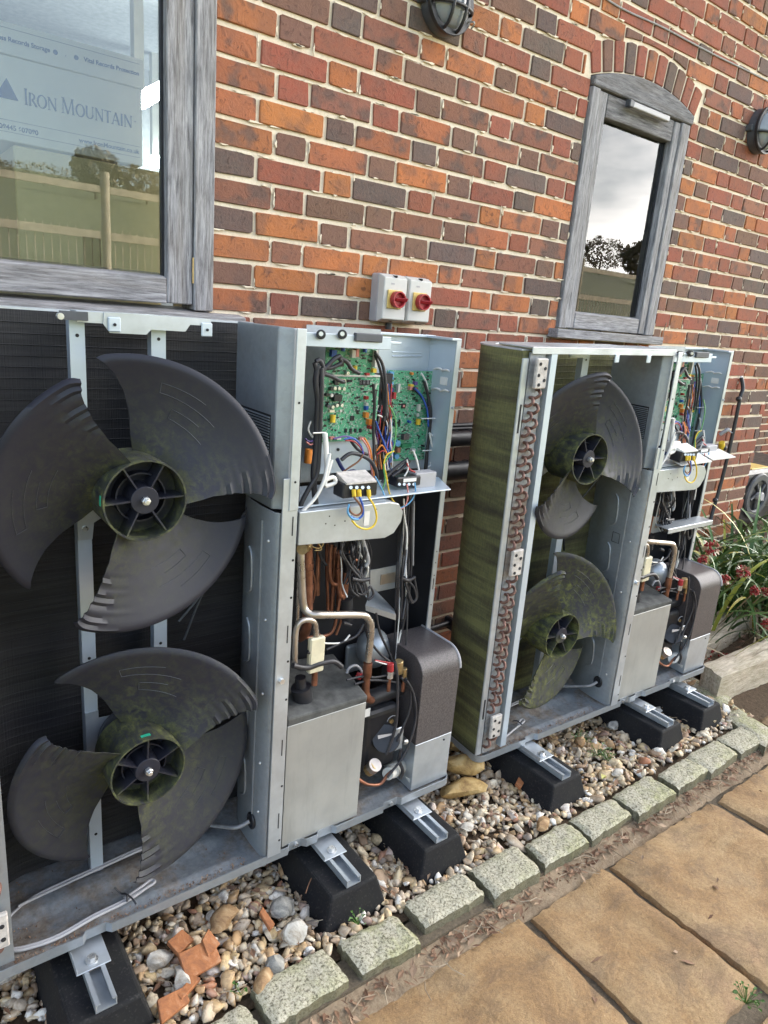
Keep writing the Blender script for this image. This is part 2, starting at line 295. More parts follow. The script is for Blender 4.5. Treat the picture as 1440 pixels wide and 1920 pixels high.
# ------------------------------------------------------------------ mesh building
class MB:
    def __init__(s): s.v = []; s.f = []
    def add(s, vs, fs):
        o = len(s.v); s.v += [tuple(map(float, p)) for p in vs]; s.f += [tuple(i+o for i in f) for f in fs]; return s
    def box(s, a, b):
        x0, x1 = sorted((a[0], b[0])); y0, y1 = sorted((a[1], b[1])); z0, z1 = sorted((a[2], b[2]))
        return s.add([(x0, y0, z0), (x1, y0, z0), (x1, y1, z0), (x0, y1, z0), (x0, y0, z1), (x1, y0, z1), (x1, y1, z1), (x0, y1, z1)],
                     [(0, 3, 2, 1), (4, 5, 6, 7), (0, 1, 5, 4), (1, 2, 6, 5), (2, 3, 7, 6), (3, 0, 4, 7)])
    def hexa(s, p):   # 8 corners: bottom 4 ccw, top 4 ccw
        return s.add(p, [(0, 3, 2, 1), (4, 5, 6, 7), (0, 1, 5, 4), (1, 2, 6, 5), (2, 3, 7, 6), (3, 0, 4, 7)])
    def ext(s, poly, d):  # extrude polygon (3d pts) along vector d
        k = len(poly); q = [tuple(np.array(p)+np.array(d)) for p in poly]
        return s.add(list(poly)+q, [tuple(range(k))[::-1], tuple(range(k, 2*k))]+[(i, (i+1) % k, k+(i+1) % k, k+i) for i in range(k)])
    def tube(s, pts, r, seg=8, smooth=True, caps=True):
        P = [np.array(p, float) for p in pts]
        if smooth and len(P) > 2: P = catmull(P)
        k = len(P); T = []
        for i in range(k):
            t = P[min(i+1, k-1)]-P[max(i-1, 0)]; T.append(t/(np.linalg.norm(t)+1e-9))
        u = np.cross(T[0], (0, 0, 1.)); 
        if np.linalg.norm(u) < .1: u = np.cross(T[0], (0, 1., 0))
        u /= np.linalg.norm(u); vs = []
        for i in range(k):
            u = u-T[i]*np.dot(u, T[i]); u /= np.linalg.norm(u)+1e-9; w_ = np.cross(T[i], u)
            rr = r[i*(len(r)-1)//max(1, k-1)] if isinstance(r, (list, tuple)) else r
            for j in range(seg):
                a = 2*math.pi*j/seg; vs.append(P[i]+rr*(math.cos(a)*u+math.sin(a)*w_))
        fs = [(i*seg+j, i*seg+(j+1) % seg, (i+1)*seg+(j+1) % seg, (i+1)*seg+j) for i in range(k-1) for j in range(seg)]
        if caps: fs += [tuple(range(seg))[::-1], tuple((k-1)*seg+j for j in range(seg))]
        return s.add(vs, fs)
    def cyl(s, a, b, r, seg=20, r2=None):
        return s.tube([a, b], [r, r if r2 is None else r2], seg, False)
    def ring(s, c, ax, r0, r1, h, seg=32, ang=(0, 2*math.pi)):  # hollow ring, axis 'y'; from c along +y by h
        vs = []; full = abs(ang[1]-ang[0]-2*math.pi) < 1e-6; k = seg if full else seg+1
        for j in range(k):
            a = ang[0]+(ang[1]-ang[0])*j/seg; cx, cz = math.cos(a), math.sin(a)
            for r, y in ((r0, 0), (r1, 0), (r1, h), (r0, h)): vs.append((c[0]+r*cx, c[1]+y, c[2]+r*cz))
        fs = []
        for j in range(seg):
            a, b = 4*j, 4*((j+1) % k)
            for q in range(4): fs.append((a+q, a+(q+1) % 4, b+(q+1) % 4, b+q))
        return s.add(vs, fs)
    def ball(s, c, r, rz=None, seg=10, rings=6):
        rz = rz or r; vs = [(c[0], c[1], c[2]+rz)]
        for i in range(1, rings):
            t = math.pi*i/rings
            for j in range(seg): a = 2*math.pi*j/seg; vs.append((c[0]+r*math.sin(t)*math.cos(a), c[1]+r*math.sin(t)*math.sin(a), c[2]+rz*math.cos(t)))
        vs.append((c[0], c[1], c[2]-rz)); fs = [(0, 1+j, 1+(j+1) % seg) for j in range(seg)]
        for i in range(rings-2):
            for j in range(seg): a = 1+i*seg; fs.append((a+j, a+seg+j, a+seg+(j+1) % seg, a+(j+1) % seg))
        e = len(vs)-1; a = 1+(rings-2)*seg; fs += [(e, a+(j+1) % seg, a+j) for j in range(seg)]
        return s.add(vs, fs)
def catmull(P, n=5):
    out = []
    for i in range(len(P)-1):
        p0 = P[max(i-1, 0)]; p1 = P[i]; p2 = P[i+1]; p3 = P[min(i+2, len(P)-1)]
        for k in range(n):
            t = k/n; out.append(.5*((2*p1)+(-p0+p2)*t+(2*p0-5*p1+4*p2-p3)*t*t+(-p0+3*p1-3*p2+p3)*t**3))
    out.append(P[-1]); return out
col = sc.collection
def tag(o, label=None, cat=None, group=None, kind=None):
    if label: o['label'] = label
    if cat: o['category'] = cat
    if group: o['group'] = group
    if kind: o['kind'] = kind
    return o
def empty(name, loc, label=None, cat=None, group=None, kind=None):
    o = bpy.data.objects.new(name, None); o.location = loc; o.empty_display_size = .1; col.objects.link(o); return tag(o, label, cat, group, kind)
def mesh(name, mb, mat, smooth=None):
    me = bpy.data.meshes.new(name); me.from_pydata(mb.v, [], mb.f); me.materials.append(M[mat] if isinstance(mat, str) else mat)
    if smooth is not None:
        me.shade_smooth()
        if smooth < 180: me.set_sharp_from_angle(angle=R(smooth))
    return me
def obj(name, mb, mat, parent=None, org=None, smooth=None, bevel=0, seg=1, **t):
    """one mesh object; vertices are in world metres (or in the root's frame), org is the point its origin sits on"""
    root = parent
    o0 = np.array(org if org is not None else (parent['_org'] if parent is not None else np.mean(mb.v, 0)*np.array([1, 1, 0])+np.array([0, 0, min(p[2] for p in mb.v)])))
    base = np.array(parent['_org']) if parent is not None else np.zeros(3)
    mb.v = [tuple(np.array(p)-o0) for p in mb.v]
    o = bpy.data.objects.new(name, mesh(name, mb, mat, smooth)); col.objects.link(o)
    if parent is not None: o.parent = parent
    o.location = tuple(o0-base); o['_org'] = tuple(map(float, o0))
    if bevel:
        b = o.modifiers.new('b', 'BEVEL'); b.width = bevel; b.segments = seg; b.limit_method = 'ANGLE'; b.angle_limit = R(40)
    return tag(o, **t)
def root(name, org, **t):
    o = empty(name, org, **t); o['_org'] = tuple(map(float, org)); return o

# ================================================================== SETTING: ground, gravel bed, kerb, paving
def gz(x, y):   # gravel level: heaped up to the wall
    t = min(1, max(0, (-.50-y)/-.5)); return .012 + .10*t*t*(3-2*t)
# terrain: near ground, then a bank, then the rising field
g = MB(); xs = [-300, -120, -60, -30, -15, -8, -4, 0, 4, 8, 15, 30, 60, 120, 300]
ys = [30, 8, 3, 0, -1, -2, -3.4, -4.0, -4.6, -5.2, -5.8, -6.4, -7, -9, -14, -25, -45, -70, -110, -150, -300]
def tz(x, y):
    if y > -3.4: return -.09
    if y > -6.8: t = (-3.4-y)/3.4; return -.09+1.30*t*t*(3-2*t)
    return 1.21+(-6.8-y)*.132+.5*math.sin(x*.03+y*.02)*min(1, (-6.8-y)/30)
for yy in ys:
    for xx in xs: g.v.append((xx, yy, tz(xx, yy)))
nx = len(xs); g.f = [(j*nx+i, (j+1)*nx+i, (j+1)*nx+i+1, j*nx+i+1) for j in range(len(ys)-1) for i in range(nx-1)]
obj('ground', g, 'grassf', org=(0, 0, 0), smooth=180, kind='structure')
# gravel bed base
g = MB(); nx, ny = 40, 14
for j in range(ny+1):
    for i in range(nx+1):
        x = -1.9+4.6*i/nx; y = -.985+.985*j/ny; g.v.append((x, y, gz(x, y)-.012+random.uniform(-.003, .003)))
g.f = [(j*(nx+1)+i, j*(nx+1)+i+1, (j+1)*(nx+1)+i+1, (j+1)*(nx+1)+i) for j in range(ny) for i in range(nx)]
obj('gravel_bed', g, 'soil', org=(0, 0, 0), kind='structure')
# plant bed on the right
g = MB(); nx, ny = 24, 16
for j in range(ny+1):
    for i in range(nx+1):
        x = 1.95+4.5*i/nx; y = -.80+2.1*j/ny; g.v.append((x, y, .02+.03*math.sin(3*x)*math.sin(4*y)+random.uniform(-.012, .012)))
g.f = [(j*(nx+1)+i, j*(nx+1)+i+1, (j+1)*(nx+1)+i+1, (j+1)*(nx+1)+i) for j in range(ny) for i in range(nx)]
obj('plant_bed', g, 'soil', org=(0, 0, 0), kind='structure')
# sandy strip + joints under the paving
g = MB(); g.box((-2.4, -3.6, -.08), (5.5, -1.02, -.034)); g.box((1.75, -1.02, -.08), (5.5, -.76, -.034))
obj('paving_joint', g, 'joint', org=(0, 0, 0), kind='structure')
g = MB(); nx = 120
for j, (y, z) in enumerate(((-1.00, -.034), (-1.06, -.006), (-1.095, -.0105), (-1.135, -.031))):
    for i in range(nx+1): g.v.append((-1.6+3.5*i/nx, y+random.uniform(-.006, .006), z+random.uniform(-.003, .003)))
g.f = [(j*(nx+1)+i, (j+1)*(nx+1)+i, (j+1)*(nx+1)+i+1, j*(nx+1)+i+1) for j in range(3) for i in range(nx)]
obj('sand_strip', g, 'sand', org=(0, 0, 0), smooth=60, kind='structure')
def blob_box(x0, y0, z0, x1, y1, z1, jit, nx=6, ny=4, topn=.004, rnd=.012):
    """a stone: top is an uneven grid, edges rounded off, sides drop to z0"""
    mb = MB(); cs = [random.uniform(-jit, jit) for _ in range(8)]
    for j in range(ny+1):
        for i in range(nx+1):
            u, v_ = i/nx, j/ny
            xa = x0+cs[0]+(cs[1]-cs[0])*v_; xb = x1+cs[2]+(cs[3]-cs[2])*v_; ya = y0+cs[4]+(cs[5]-cs[4])*u; yb = y1+cs[6]+(cs[7]-cs[6])*u
            x = xa+(xb-xa)*u; y = ya+(yb-ya)*v_; e = min(u, 1-u)*abs(x1-x0); f = min(v_, 1-v_)*abs(y1-y0)
            dz = -rnd*(max(0, 1-e/rnd)**2+max(0, 1-f/rnd)**2)*.8 if rnd else 0
            edge = i in (0, nx) or j in (0, ny)
            mb.v.append((x+random.uniform(-1, 1)*jit*.35*edge, y+random.uniform(-1, 1)*jit*.35*edge, z1+dz+random.uniform(-topn, topn)))
    W = nx+1; mb.f = [(j*W+i, j*W+i+1, (j+1)*W+i+1, (j+1)*W+i) for j in range(ny) for i in range(nx)]
    per = [i for i in range(W)]+[j*W+nx for j in range(1, ny+1)]+[ny*W+i for i in range(nx-1, -1, -1)]+[j*W for j in range(ny-1, 0, -1)]
    o = len(mb.v); cx, cy = (x0+x1)/2, (y0+y1)/2
    for k in per: p = mb.v[k]; mb.v.append((p[0]+(p[0]-cx)*.02+random.uniform(-.002, .002), p[1]+(p[1]-cy)*.03, (p[2]+z0)/2))
    for k in per: p = mb.v[k]; mb.v.append((p[0], p[1], z0))
    L = len(per)
    for a in range(L):
        b = (a+1) % L; mb.f.append((per[b], per[a], o+a, o+b)); mb.f.append((o+b, o+a, o+L+a, o+L+b))
    return mb
# granite setts
kerb = root('kerb', (0, -1.02, 0), label='row of pale granite setts edging the gravel', kind='structure')
M_ = kerb
setts = [(-1.32, -1.11, -.99, -1.08), (-1.09, -.88, -.99, -1.08), (-.865, -.655, -.99, -1.075), (-.64, -.45, -.985, -1.065), (-.432, -.236, -.965, -1.06), (-.205, -.032, -.965, -1.068), (.003, .207, -.958, -1.052), (.226, .416, -.968, -1.07),
         (.436, .629, -.977, -1.072), (.648, .856, -.980, -1.070), (.862, 1.077, -.973, -1.075), (1.113, 1.297, -.991, -1.079), (1.304, 1.505, -.987, -1.08), (1.525, 1.71, -.978, -1.079)]
for x0, x1, ya, yb in setts:
    zt = .030+random.uniform(-.004, .004)
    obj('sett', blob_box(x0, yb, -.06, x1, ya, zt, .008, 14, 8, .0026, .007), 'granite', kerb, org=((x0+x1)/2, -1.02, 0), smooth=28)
g = MB(); g.box((-1.6, -1.066, -.07), (1.715, -.992, .002)); g.box((1.715, -1.10, -.07), (1.80, -.86, .002))
obj('bedding', g, 'joint', kerb)
# the two setts that turn the corner towards the wall
def quadstone(p, z0, z1, name='sett', mat='granite', parent=None, n=6, top=.003):
    p = [np.array(q[:2]) for q in p]; mb = MB()
    for j in range(n+1):
        for i in range(n+1):
            u, v_ = i/n, j/n; q = (1-u)*(1-v_)*p[0]+u*(1-v_)*p[1]+u*v_*p[2]+(1-u)*v_*p[3]; e = min(u, 1-u, v_, 1-v_)*n
            mb.v.append((q[0]+random.uniform(-.002, .002), q[1]+random.uniform(-.002, .002), z1-(.009 if e == 0 else 0)+random.uniform(-top, top)))
    W = n+1; mb.f = [(j*W+i, j*W+i+1, (j+1)*W+i+1, (j+1)*W+i) for j in range(n) for i in range(n)]
    per = list(range(W))+[j*W+n for j in range(1, W)]+[n*W+i for i in range(n-1, -1, -1)]+[j*W for j in range(n-1, 0, -1)]
    o = len(mb.v); L = len(per)
    for k in per: q = mb.v[k]; mb.v.append((q[0], q[1], z0))
    mb.f += [(per[(a+1) % L], per[a], o+a, o+(a+1) % L) for a in range(L)]
    return obj(name, mb, mat, parent, smooth=50) if parent is None else obj(name, mb, mat, parent, org=tuple(p[0])+(0,), smooth=50)
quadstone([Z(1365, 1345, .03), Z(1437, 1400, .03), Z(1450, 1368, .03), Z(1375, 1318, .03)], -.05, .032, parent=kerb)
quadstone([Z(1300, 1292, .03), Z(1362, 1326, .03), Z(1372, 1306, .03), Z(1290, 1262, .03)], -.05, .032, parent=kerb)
# paving
pav = root('paving', (.6, -1.6, -.02), label='riven buff sandstone paving', kind='structure')
slabs = [(-1.60, -.95, -1.115, -1.72), (-.93, -.31, -1.115, -1.60), (-.285, .268, -1.115, -1.575), (.296, .620, -1.14, -1.585), (.650, 1.215, -1.14, -1.98), (1.245, 1.86, -1.14, -1.74), (1.89, 2.5, -.83, -1.44), (2.53, 3.1, -.83, -1.7), (3.13, 3.9, -.83, -1.4),
         (-1.6, -.6, -1.75, -2.4), (-.57, -.30, -1.63, -2.4), (-.27, .60, -1.63, -2.2), (.65, 1.2, -2.01, -2.6), (1.245, 1.86, -1.77, -2.4), (1.89, 2.5, -1.47, -2.3), (2.53, 3.1, -1.73, -2.5), (3.13, 3.9, -1.43, -2.4), (3.93, 4.8, -.9, -1.9),
         (-.27, .62, -2.23, -3.2), (-1.6, -.3, -2.43, -3.2), (.65, 1.86, -2.63, -3.3), (1.89, 3.1, -2.53, -3.3)]
for x0, x1, ya, yb in slabs:
    nx, ny = max(6, int((x1-x0)/.022)), max(6, int((ya-yb)/.022)); ph = random.uniform(0, 9)
    mb = blob_box(x0+.004, yb+.004, -.07, x1-.004, ya-.004, -.016, .009, nx, ny, .0011, .006)
    mb.v = [(p[0], p[1], p[2]+.0045*math.sin(p[0]*6+p[1]*9+ph)*math.sin(p[1]*13-p[0]*4+ph)+(.005 if math.sin(p[0]*9+p[1]*5+ph*2+1.3*math.sin(p[0]*11)) > .2 else 0)) if p[2] > -.03 else p for p in mb.v]
    obj('slab', mb, 'paving', pav, org=((x0+x1)/2, (ya+yb)/2, -.02), smooth=45)

# gravel: thousands of stones, one mass
ico = [(0, 0, -1), (.723, -.526, -.447), (-.276, -.851, -.447), (-.894, 0, -.447), (-.276, .851, -.447), (.723, .526, -.447), (.276, -.851, .447), (-.723, -.526, .447), (-.723, .526, .447), (.276, .851, .447), (.894, 0, .447), (0, 0, 1)]
icf = [(0, 2, 1), (1, 5, 0), (0, 3, 2), (0, 4, 3), (0, 5, 4), (1, 10, 5), (2, 6, 1), (3, 7, 2), (4, 8, 3), (5, 9, 4), (1, 6, 10), (2, 7, 6), (3, 8, 7), (4, 9, 8), (5, 10, 9), (6, 11, 10), (7, 11, 6), (8, 11, 7), (9, 11, 8), (10, 11, 9)]
def ico2():
    vs = [np.array(p) for p in ico]; fs = []; cache = {}
    def mid(a, b):
        k = (min(a, b), max(a, b))
        if k not in cache: q = vs[a]+vs[b]; vs.append(q/np.linalg.norm(q)); cache[k] = len(vs)-1
        return cache[k]
    for a, b, c in icf: x, y, z = mid(a, b), mid(b, c), mid(c, a); fs += [(a, x, z), (b, y, x), (c, z, y), (x, y, z)]
    return np.array(vs), np.array(fs)
IV, IF = ico2(); IV0, IF0 = np.array(ico), np.array(icf)
rs = np.random.RandomState(5)
def stones(pos, rad, hi):
    V, Fc = (IV, IF) if hi else (IV0, IF0); n_ = len(pos); k = len(V)
    vv = V[None]*(1+rs.uniform(-.30, .26, (n_, k, 1)))
    for _ in range(5 if hi else 3):
        nn = rs.normal(size=(n_, 3)); nn /= np.linalg.norm(nn, axis=1)[:, None]; hh = rs.uniform(.42, .80, (n_, 1)); t_ = np.einsum('nki,ni->nk', vv, nn); vv = vv-np.maximum(0, t_-hh)[..., None]*nn[:, None]
    vv = vv*1.18; q = rs.normal(size=(n_, 4)); q /= np.linalg.norm(q, axis=1)[:, None]; a, b, c, d = q.T
    RM = np.stack([1-2*(c*c+d*d), 2*(b*c-a*d), 2*(b*d+a*c), 2*(b*c+a*d), 1-2*(b*b+d*d), 2*(c*d-a*b), 2*(b*d-a*c), 2*(c*d+a*b), 1-2*(b*b+c*c)], 1).reshape(n_, 3, 3)
    sc3 = np.stack([rs.uniform(.8, 1.5, n_), rs.uniform(.6, 1.05, n_), rs.uniform(.4, .8, n_)], 1)
    vv = np.einsum('nij,nkj->nki', RM, vv*sc3[:, None])*np.array([1, 1, .75])*rad[:, None, None]+pos[:, None]
    ff = Fc[None]+(np.arange(n_)*k)[:, None, None]; return vv.reshape(-1, 3), ff.reshape(-1, 3)
def stone_mesh(name, parts):
    vs = []; fs = []; o = 0
    for v_, f_ in parts: vs.append(v_); fs.append(f_+o); o += len(v_)
    vs = np.concatenate(vs).astype(np.float32); fs = np.concatenate(fs).astype(np.int32); me = bpy.data.meshes.new(name)
    me.vertices.add(len(vs)); me.vertices.foreach_set('co', vs.ravel()); me.loops.add(fs.size); me.loops.foreach_set('vertex_index', fs.ravel())
    me.polygons.add(len(fs)); me.polygons.foreach_set('loop_start', np.arange(len(fs), dtype=np.int32)*3); me.polygons.foreach_set('loop_total', np.full(len(fs), 3, np.int32))
    me.update(); me.validate(); return me
pos = []; rad = []
for layer, cnt, lo, hi_ in ((0, 9500, .007, .013), (1, 7200, .007, .015), (2, 1500, .012, .023)):
    xx = rs.uniform(-1.5, 1.86, cnt); yy = rs.uniform(-.958, -.005, cnt); r_ = rs.uniform(lo, hi_, cnt)
    for x, y, r in zip(xx, yy, r_):
        if y > -.45 and rs.rand() < .25: continue
        pos.append((x, y, gz(x, y)+(-.002, .004, .007)[layer]+rs.uniform(-.003, .003))); rad.append(r)
pos = np.array(pos); rad = np.array(rad); big = rad > .0125
me = stone_mesh('gravel', [stones(pos[~big], rad[~big], False), stones(pos[big], rad[big], True)])
me.materials.append(M['gravel']); go = bpy.data.objects.new('gravel', me); col.objects.link(go); tag(go, 'loose flint gravel around the rubber feet', kind='stuff')

# big single stones
def rock(name, px, py, z, r, mat, sx=1., sy=1., szz=.7, label='', cat='stone', rot=0, seed=0):
    rr = np.random.RandomState(seed+int(px)); V = IV.copy(); V2, F2 = V, IF
    d = 1+rr.uniform(-.16, .16, (len(V2), 1)); V2 = V2*d
    for _ in range(5):   # knapped facets
        nrm = rr.normal(size=3); nrm /= np.linalg.norm(nrm); h = rr.uniform(.62, .85); t = V2@nrm; V2 = V2-np.outer(np.maximum(0, t-h), nrm)
    V2 = V2*np.array([r*sx, r*sy, r*szz]); c_, s_ = math.cos(rot), math.sin(rot); V2 = V2@np.array([[c_, s_, 0], [-s_, c_, 0], [0, 0, 1]])
    p = Z(px, py, z); mb = MB(); mb.add([(p[0]+a, p[1]+b, p[2]+c) for a, b, c in V2], [tuple(f) for f in F2])
    return obj(name, mb, mat, smooth=35, label=label, cat=cat)
rock('flint', 297, 1798, .035, .030, 'flint_w', 1.1, .8, .7, 'chalky white flint left of the terracotta shards')
rock('flint', 345, 1838, .035, .030, 'flint_w', .8, 1.2, .6, 'smooth white flint below the large terracotta shard', seed=3)
rock('flint', 529, 1705, .040, .034, 'flint_g', 1.1, .9, .6, 'knobbly grey flint beside the second rubber foot of the near unit', seed=1)
rock('flint', 553, 1745, .040, .034, 'flint_w', .95, .9, .7, 'cream knobbly flint against the near side of the second rubber foot', seed=5)
rock('flint', 418, 1718, .035, .036, 'flint_t', 1.4, .8, .5, 'flat tan flint in the gravel under the near unit', rot=.5)
rock('flint', 515, 1812, .030, .024, 'flint_g', 1., 1., .8, 'dark blue grey flint with a white rim by the granite setts', seed=2)
rock('flint', 494, 1835, .030, .024, 'flint_t', 1.5, .8, .6, 'long buff flint touching the near granite setts', rot=.6)
rock('flint', 875, 1550, .035, .022, 'flint_w', 1.2, .9, .5, 'pale flat pebble between the two units', seed=4)
rock('flint', 1018, 1545, .030, .026, 'flint_t', 1.3, .8, .6, 'rusty orange cobble beside a granite sett between the units', rot=.4)
rock('flint', 1088, 1391, .045, .024, 'flint_t', .9, .9, .9, 'ochre knobbly flint behind the right rubber foot of the far unit', seed=7)
rock('flint', 1158, 1449, .035, .020, 'flint_w', 1.4, .8, .6, 'white edged flint in the gravel under the far unit', seed=8)
rock('flint', 1148, 1360, .045, .022, 'flint_g', 1.4, .9, .7, 'grey flint high on the gravel under the far unit', seed=9)
# ochre sandstone lumps between the units
rock('sandstone_lump', 872, 1432, .09, .060, 'ochre', 1.25, .75, .62, 'square cut ochre sandstone lump between the two units', rot=-.3, seed=3)
rock('sandstone_lump', 862, 1382, .12, .065, 'ochre', .9, .7, .75, 'upright ochre sandstone lump against the brown vessel', rot=.2, seed=6)
rock('sandstone_lump', 868, 1478, .045, .070, 'ochre', 1.3, .6, .45, 'low ochre sandstone lump half buried in gravel', rot=-.2, seed=8)
def shard(px, py, z, pts, rot, tilt, label):
    p = Z(px, py, z); mb = MB(); mb.ext([(a, b, 0) for a, b in pts], (0, 0, .012))
    mt = Matrix.Translation(p) @ Matrix.Rotation(rot, 4, 'Z') @ Matrix.Rotation(tilt, 4, 'X'); mb.v = [tuple(mt @ Vector(q)) for q in mb.v]
    return obj('terracotta_shard', mb, 'terra', bevel=.0015, label=label, cat='shard')
shard(371, 1800, .045, [(-.045, -.028), (.040, -.034), (.048, .022), (-.035, .032)], .15, .35, 'largest terracotta shard, squarish and tilted on the gravel')
shard(336, 1771, .050, [(-.026, -.018), (.024, -.022), (.026, .016), (-.018, .022)], .5, .2, 'small square terracotta shard above the largest one')
shard(392, 1772, .055, [(-.016, -.022), (.020, -.012), (.010, .030), (-.014, .016)], .1, .5, 'pointed terracotta shard leaning behind the largest one')
shard(320, 1884, .035, [(-.040, -.020), (.030, -.024), (.038, .008), (-.020, .024)], .3, .3, 'triangular terracotta shard nearest the camera')
shard(352, 1856, .035, [(-.030, -.008), (.030, -.010), (.026, .010), (-.028, .008)], .5, .1, 'thin terracotta sliver below the largest shard')
shard(498, 1725, .045, [(-.008, -.030), (.010, -.024), (.006, .028), (-.008, .020)], .1, .3, 'upright brown terracotta sliver beside the grey flint')
shard(975, 1470, .040, [(-.030, -.010), (.034, -.008), (.024, .016), (-.024, .012)], .4, .3, 'red clay shard left of the far unit near foot')

# leaf litter and twigs along the paving edge
mb = MB(); mt_ = MB()
for _ in range(1500):
    x = random.uniform(-1.2, 1.8); band = random.random()
    y = random.gauss(-1.095, .016) if band < .62 else (random.uniform(-.95, -.3) if band < .86 else random.uniform(-1.9, -1.1))
    z = (-.008 if y > -1.2 else -.012) if y < -1.0 else gz(x, y)+.018
    if y < -1.14 and random.random() < .55: continue
    a = random.uniform(0, 6.28); L = random.uniform(.004, .020); W_ = L*random.uniform(.12, .5); ca, sa = math.cos(a), math.sin(a); tl = random.uniform(-.35, .35)*L
    mb.add([(x-ca*L, y-sa*L, z-tl), (x-sa*W_, y+ca*W_, z+.003), (x+ca*L, y+sa*L, z+tl), (x+sa*W_, y-ca*W_, z)], [(0, 1, 2), (0, 2, 3)])
obj('leaf_litter', mb, 'litter', org=(0, 0, 0), kind='stuff', label='dead leaf scraps and needles on the paving edge')
for _ in range(170):
    x = random.uniform(-1.1, 1.8); y = random.gauss(-1.10, .02) if random.random() < .6 else random.uniform(-.95, -.4)
    z = -.004 if y < -1.0 else gz(x, y)+.022; a = random.uniform(0, 6.28); L = random.uniform(.01, .04)
    mt_.tube([(x, y, z), (x+L*math.cos(a), y+L*math.sin(a), z+.004), (x+2*L*math.cos(a+.3), y+2*L*math.sin(a+.3), z)], .0012, 4, False)
obj('twigs', mt_, 'twig', org=(0, 0, 0), kind='stuff', label='small dry twigs scattered on gravel and paving edge')

# ================================================================== THE BRICK WALL
W1 = (-1.75, -.140, 1.425, 2.95)        # opening of the wide window x0,x1,z0,z1
W2 = (1.405, 2.120, 1.455, 2.450)       # opening of the narrow window
WX1, WZT = 3.43, 4.2
AX, AR, AZ = 1.770, 1.10, None          # arch over the narrow window
ACZ = 2.505-AR                          # arch centre height, intrados crown at 2.505
def arch_z(x, r=AR): return ACZ+math.sqrt(max(0, r*r-(x-AX)**2))
wall = obj('brick_wall', MB().box((-3.2, .0035, -.3), (W1[0], .30, WZT)).box((W1[0], .0035, -.3), (W1[1], .30, W1[2])).box((W1[0], .0035, W1[3]), (W1[1], .30, WZT))
           .box((W1[1], .0035, -.3), (W2[0], .30, WZT)).box((W2[0], .0035, -.3), (W2[1], .30, W2[2])).box((W2[0], .0035, 2.56), (W2[1], .30, WZT)).box((W2[1], .0035, -.3), (WX1-.006, .30, WZT)),
           'mortar', org=(0, 0, 0), label='long brick wall in Flemish bond with cream mortar and two oak windows', cat='wall')
mb = MB(); k = 14       # mortar between the arch and the square opening
pl = [(W2[0]+(W2[1]-W2[0])*i/k, .0037, arch_z(W2[0]+(W2[1]-W2[0])*i/k)) for i in range(k+1)]
mb.ext(pl+[(W2[1], .0037, 2.562), (W2[0], .0037, 2.562)], (0, .28, 0)); obj('arch_mortar', mb, 'mortar', wall)
BC = dict(o=(.44, .150, .050, .55), r=(.29, .085, .052, .35), b=(.170, .092, .066, .5), d=(.108, .085, .078, .35), m=(.25, .100, .066, 1.0), k=(.38, .128, .055, 1.0))
def bcol(c):
    q = BC[c]; v_ = random.uniform(.85, 1.15); return (q[0]*v_, q[1]*v_*random.uniform(.93, 1.07), q[2]*v_, q[3])
def brick_mesh(L, H=.065, D=.03, nm='brick', rnd=.0042):
    # irregular rounded outline on the face, arrises rubbed off
    def outline(ins):
        r = rnd*random.uniform(.6, 1.5); p = []
        for cx, cz, a0 in ((L-r, r, -90), (L-r, H-r, 0), (r, H-r, 90), (r, r, 180)):
            for a in (a0+12, a0+78): p.append([cx+(r-ins)*math.cos(R(a)), cz+(r-ins)*math.sin(R(a))])
        for q in p: q[0] += .0023+random.uniform(-.0024, .0024); q[1] += .0018+random.uniform(-.0020, .0020)
        # mid points of the long sides wander a little
        return p
    p = outline(0); n_ = len(p); mb = MB(); y1 = 0.0
    f = [(q[0], -.0022+random.uniform(-.0006, .0006), q[1]) for q in p]; cen = np.mean(f, 0)
    ins = [tuple(np.array(q)+(cen-np.array(q))*np.array([.02, 0, .06])) for q in f]
    fr = [(q[0], -.0035+random.uniform(-.0008, .0008), q[2]) for q in ins]; bk = [(q[0], D, q[2]) for q in f]
    mb.v = fr+f+bk; mb.f = [tuple(range(n_))[::-1] if False else tuple(range(n_))]
    for i in range(n_):
        j = (i+1) % n_; mb.f += [(i, n_+i, n_+j, j), (n_+i, 2*n_+i, 2*n_+j, n_+j)]
    me = mesh(nm, mb, 'brick'); me.flip_normals() if False else None
    return me
lib = {}
def brick_variant(L, H=.065):
    key = (round(L/.004), round(H/.004)); lib.setdefault(key, [])
    nv = 7 if len(lib) < 60 else 3
    if len(lib[key]) < nv: lib[key].append(brick_mesh(L-.0046, H-.0036)); return lib[key][-1]
    return random.choice(lib[key])
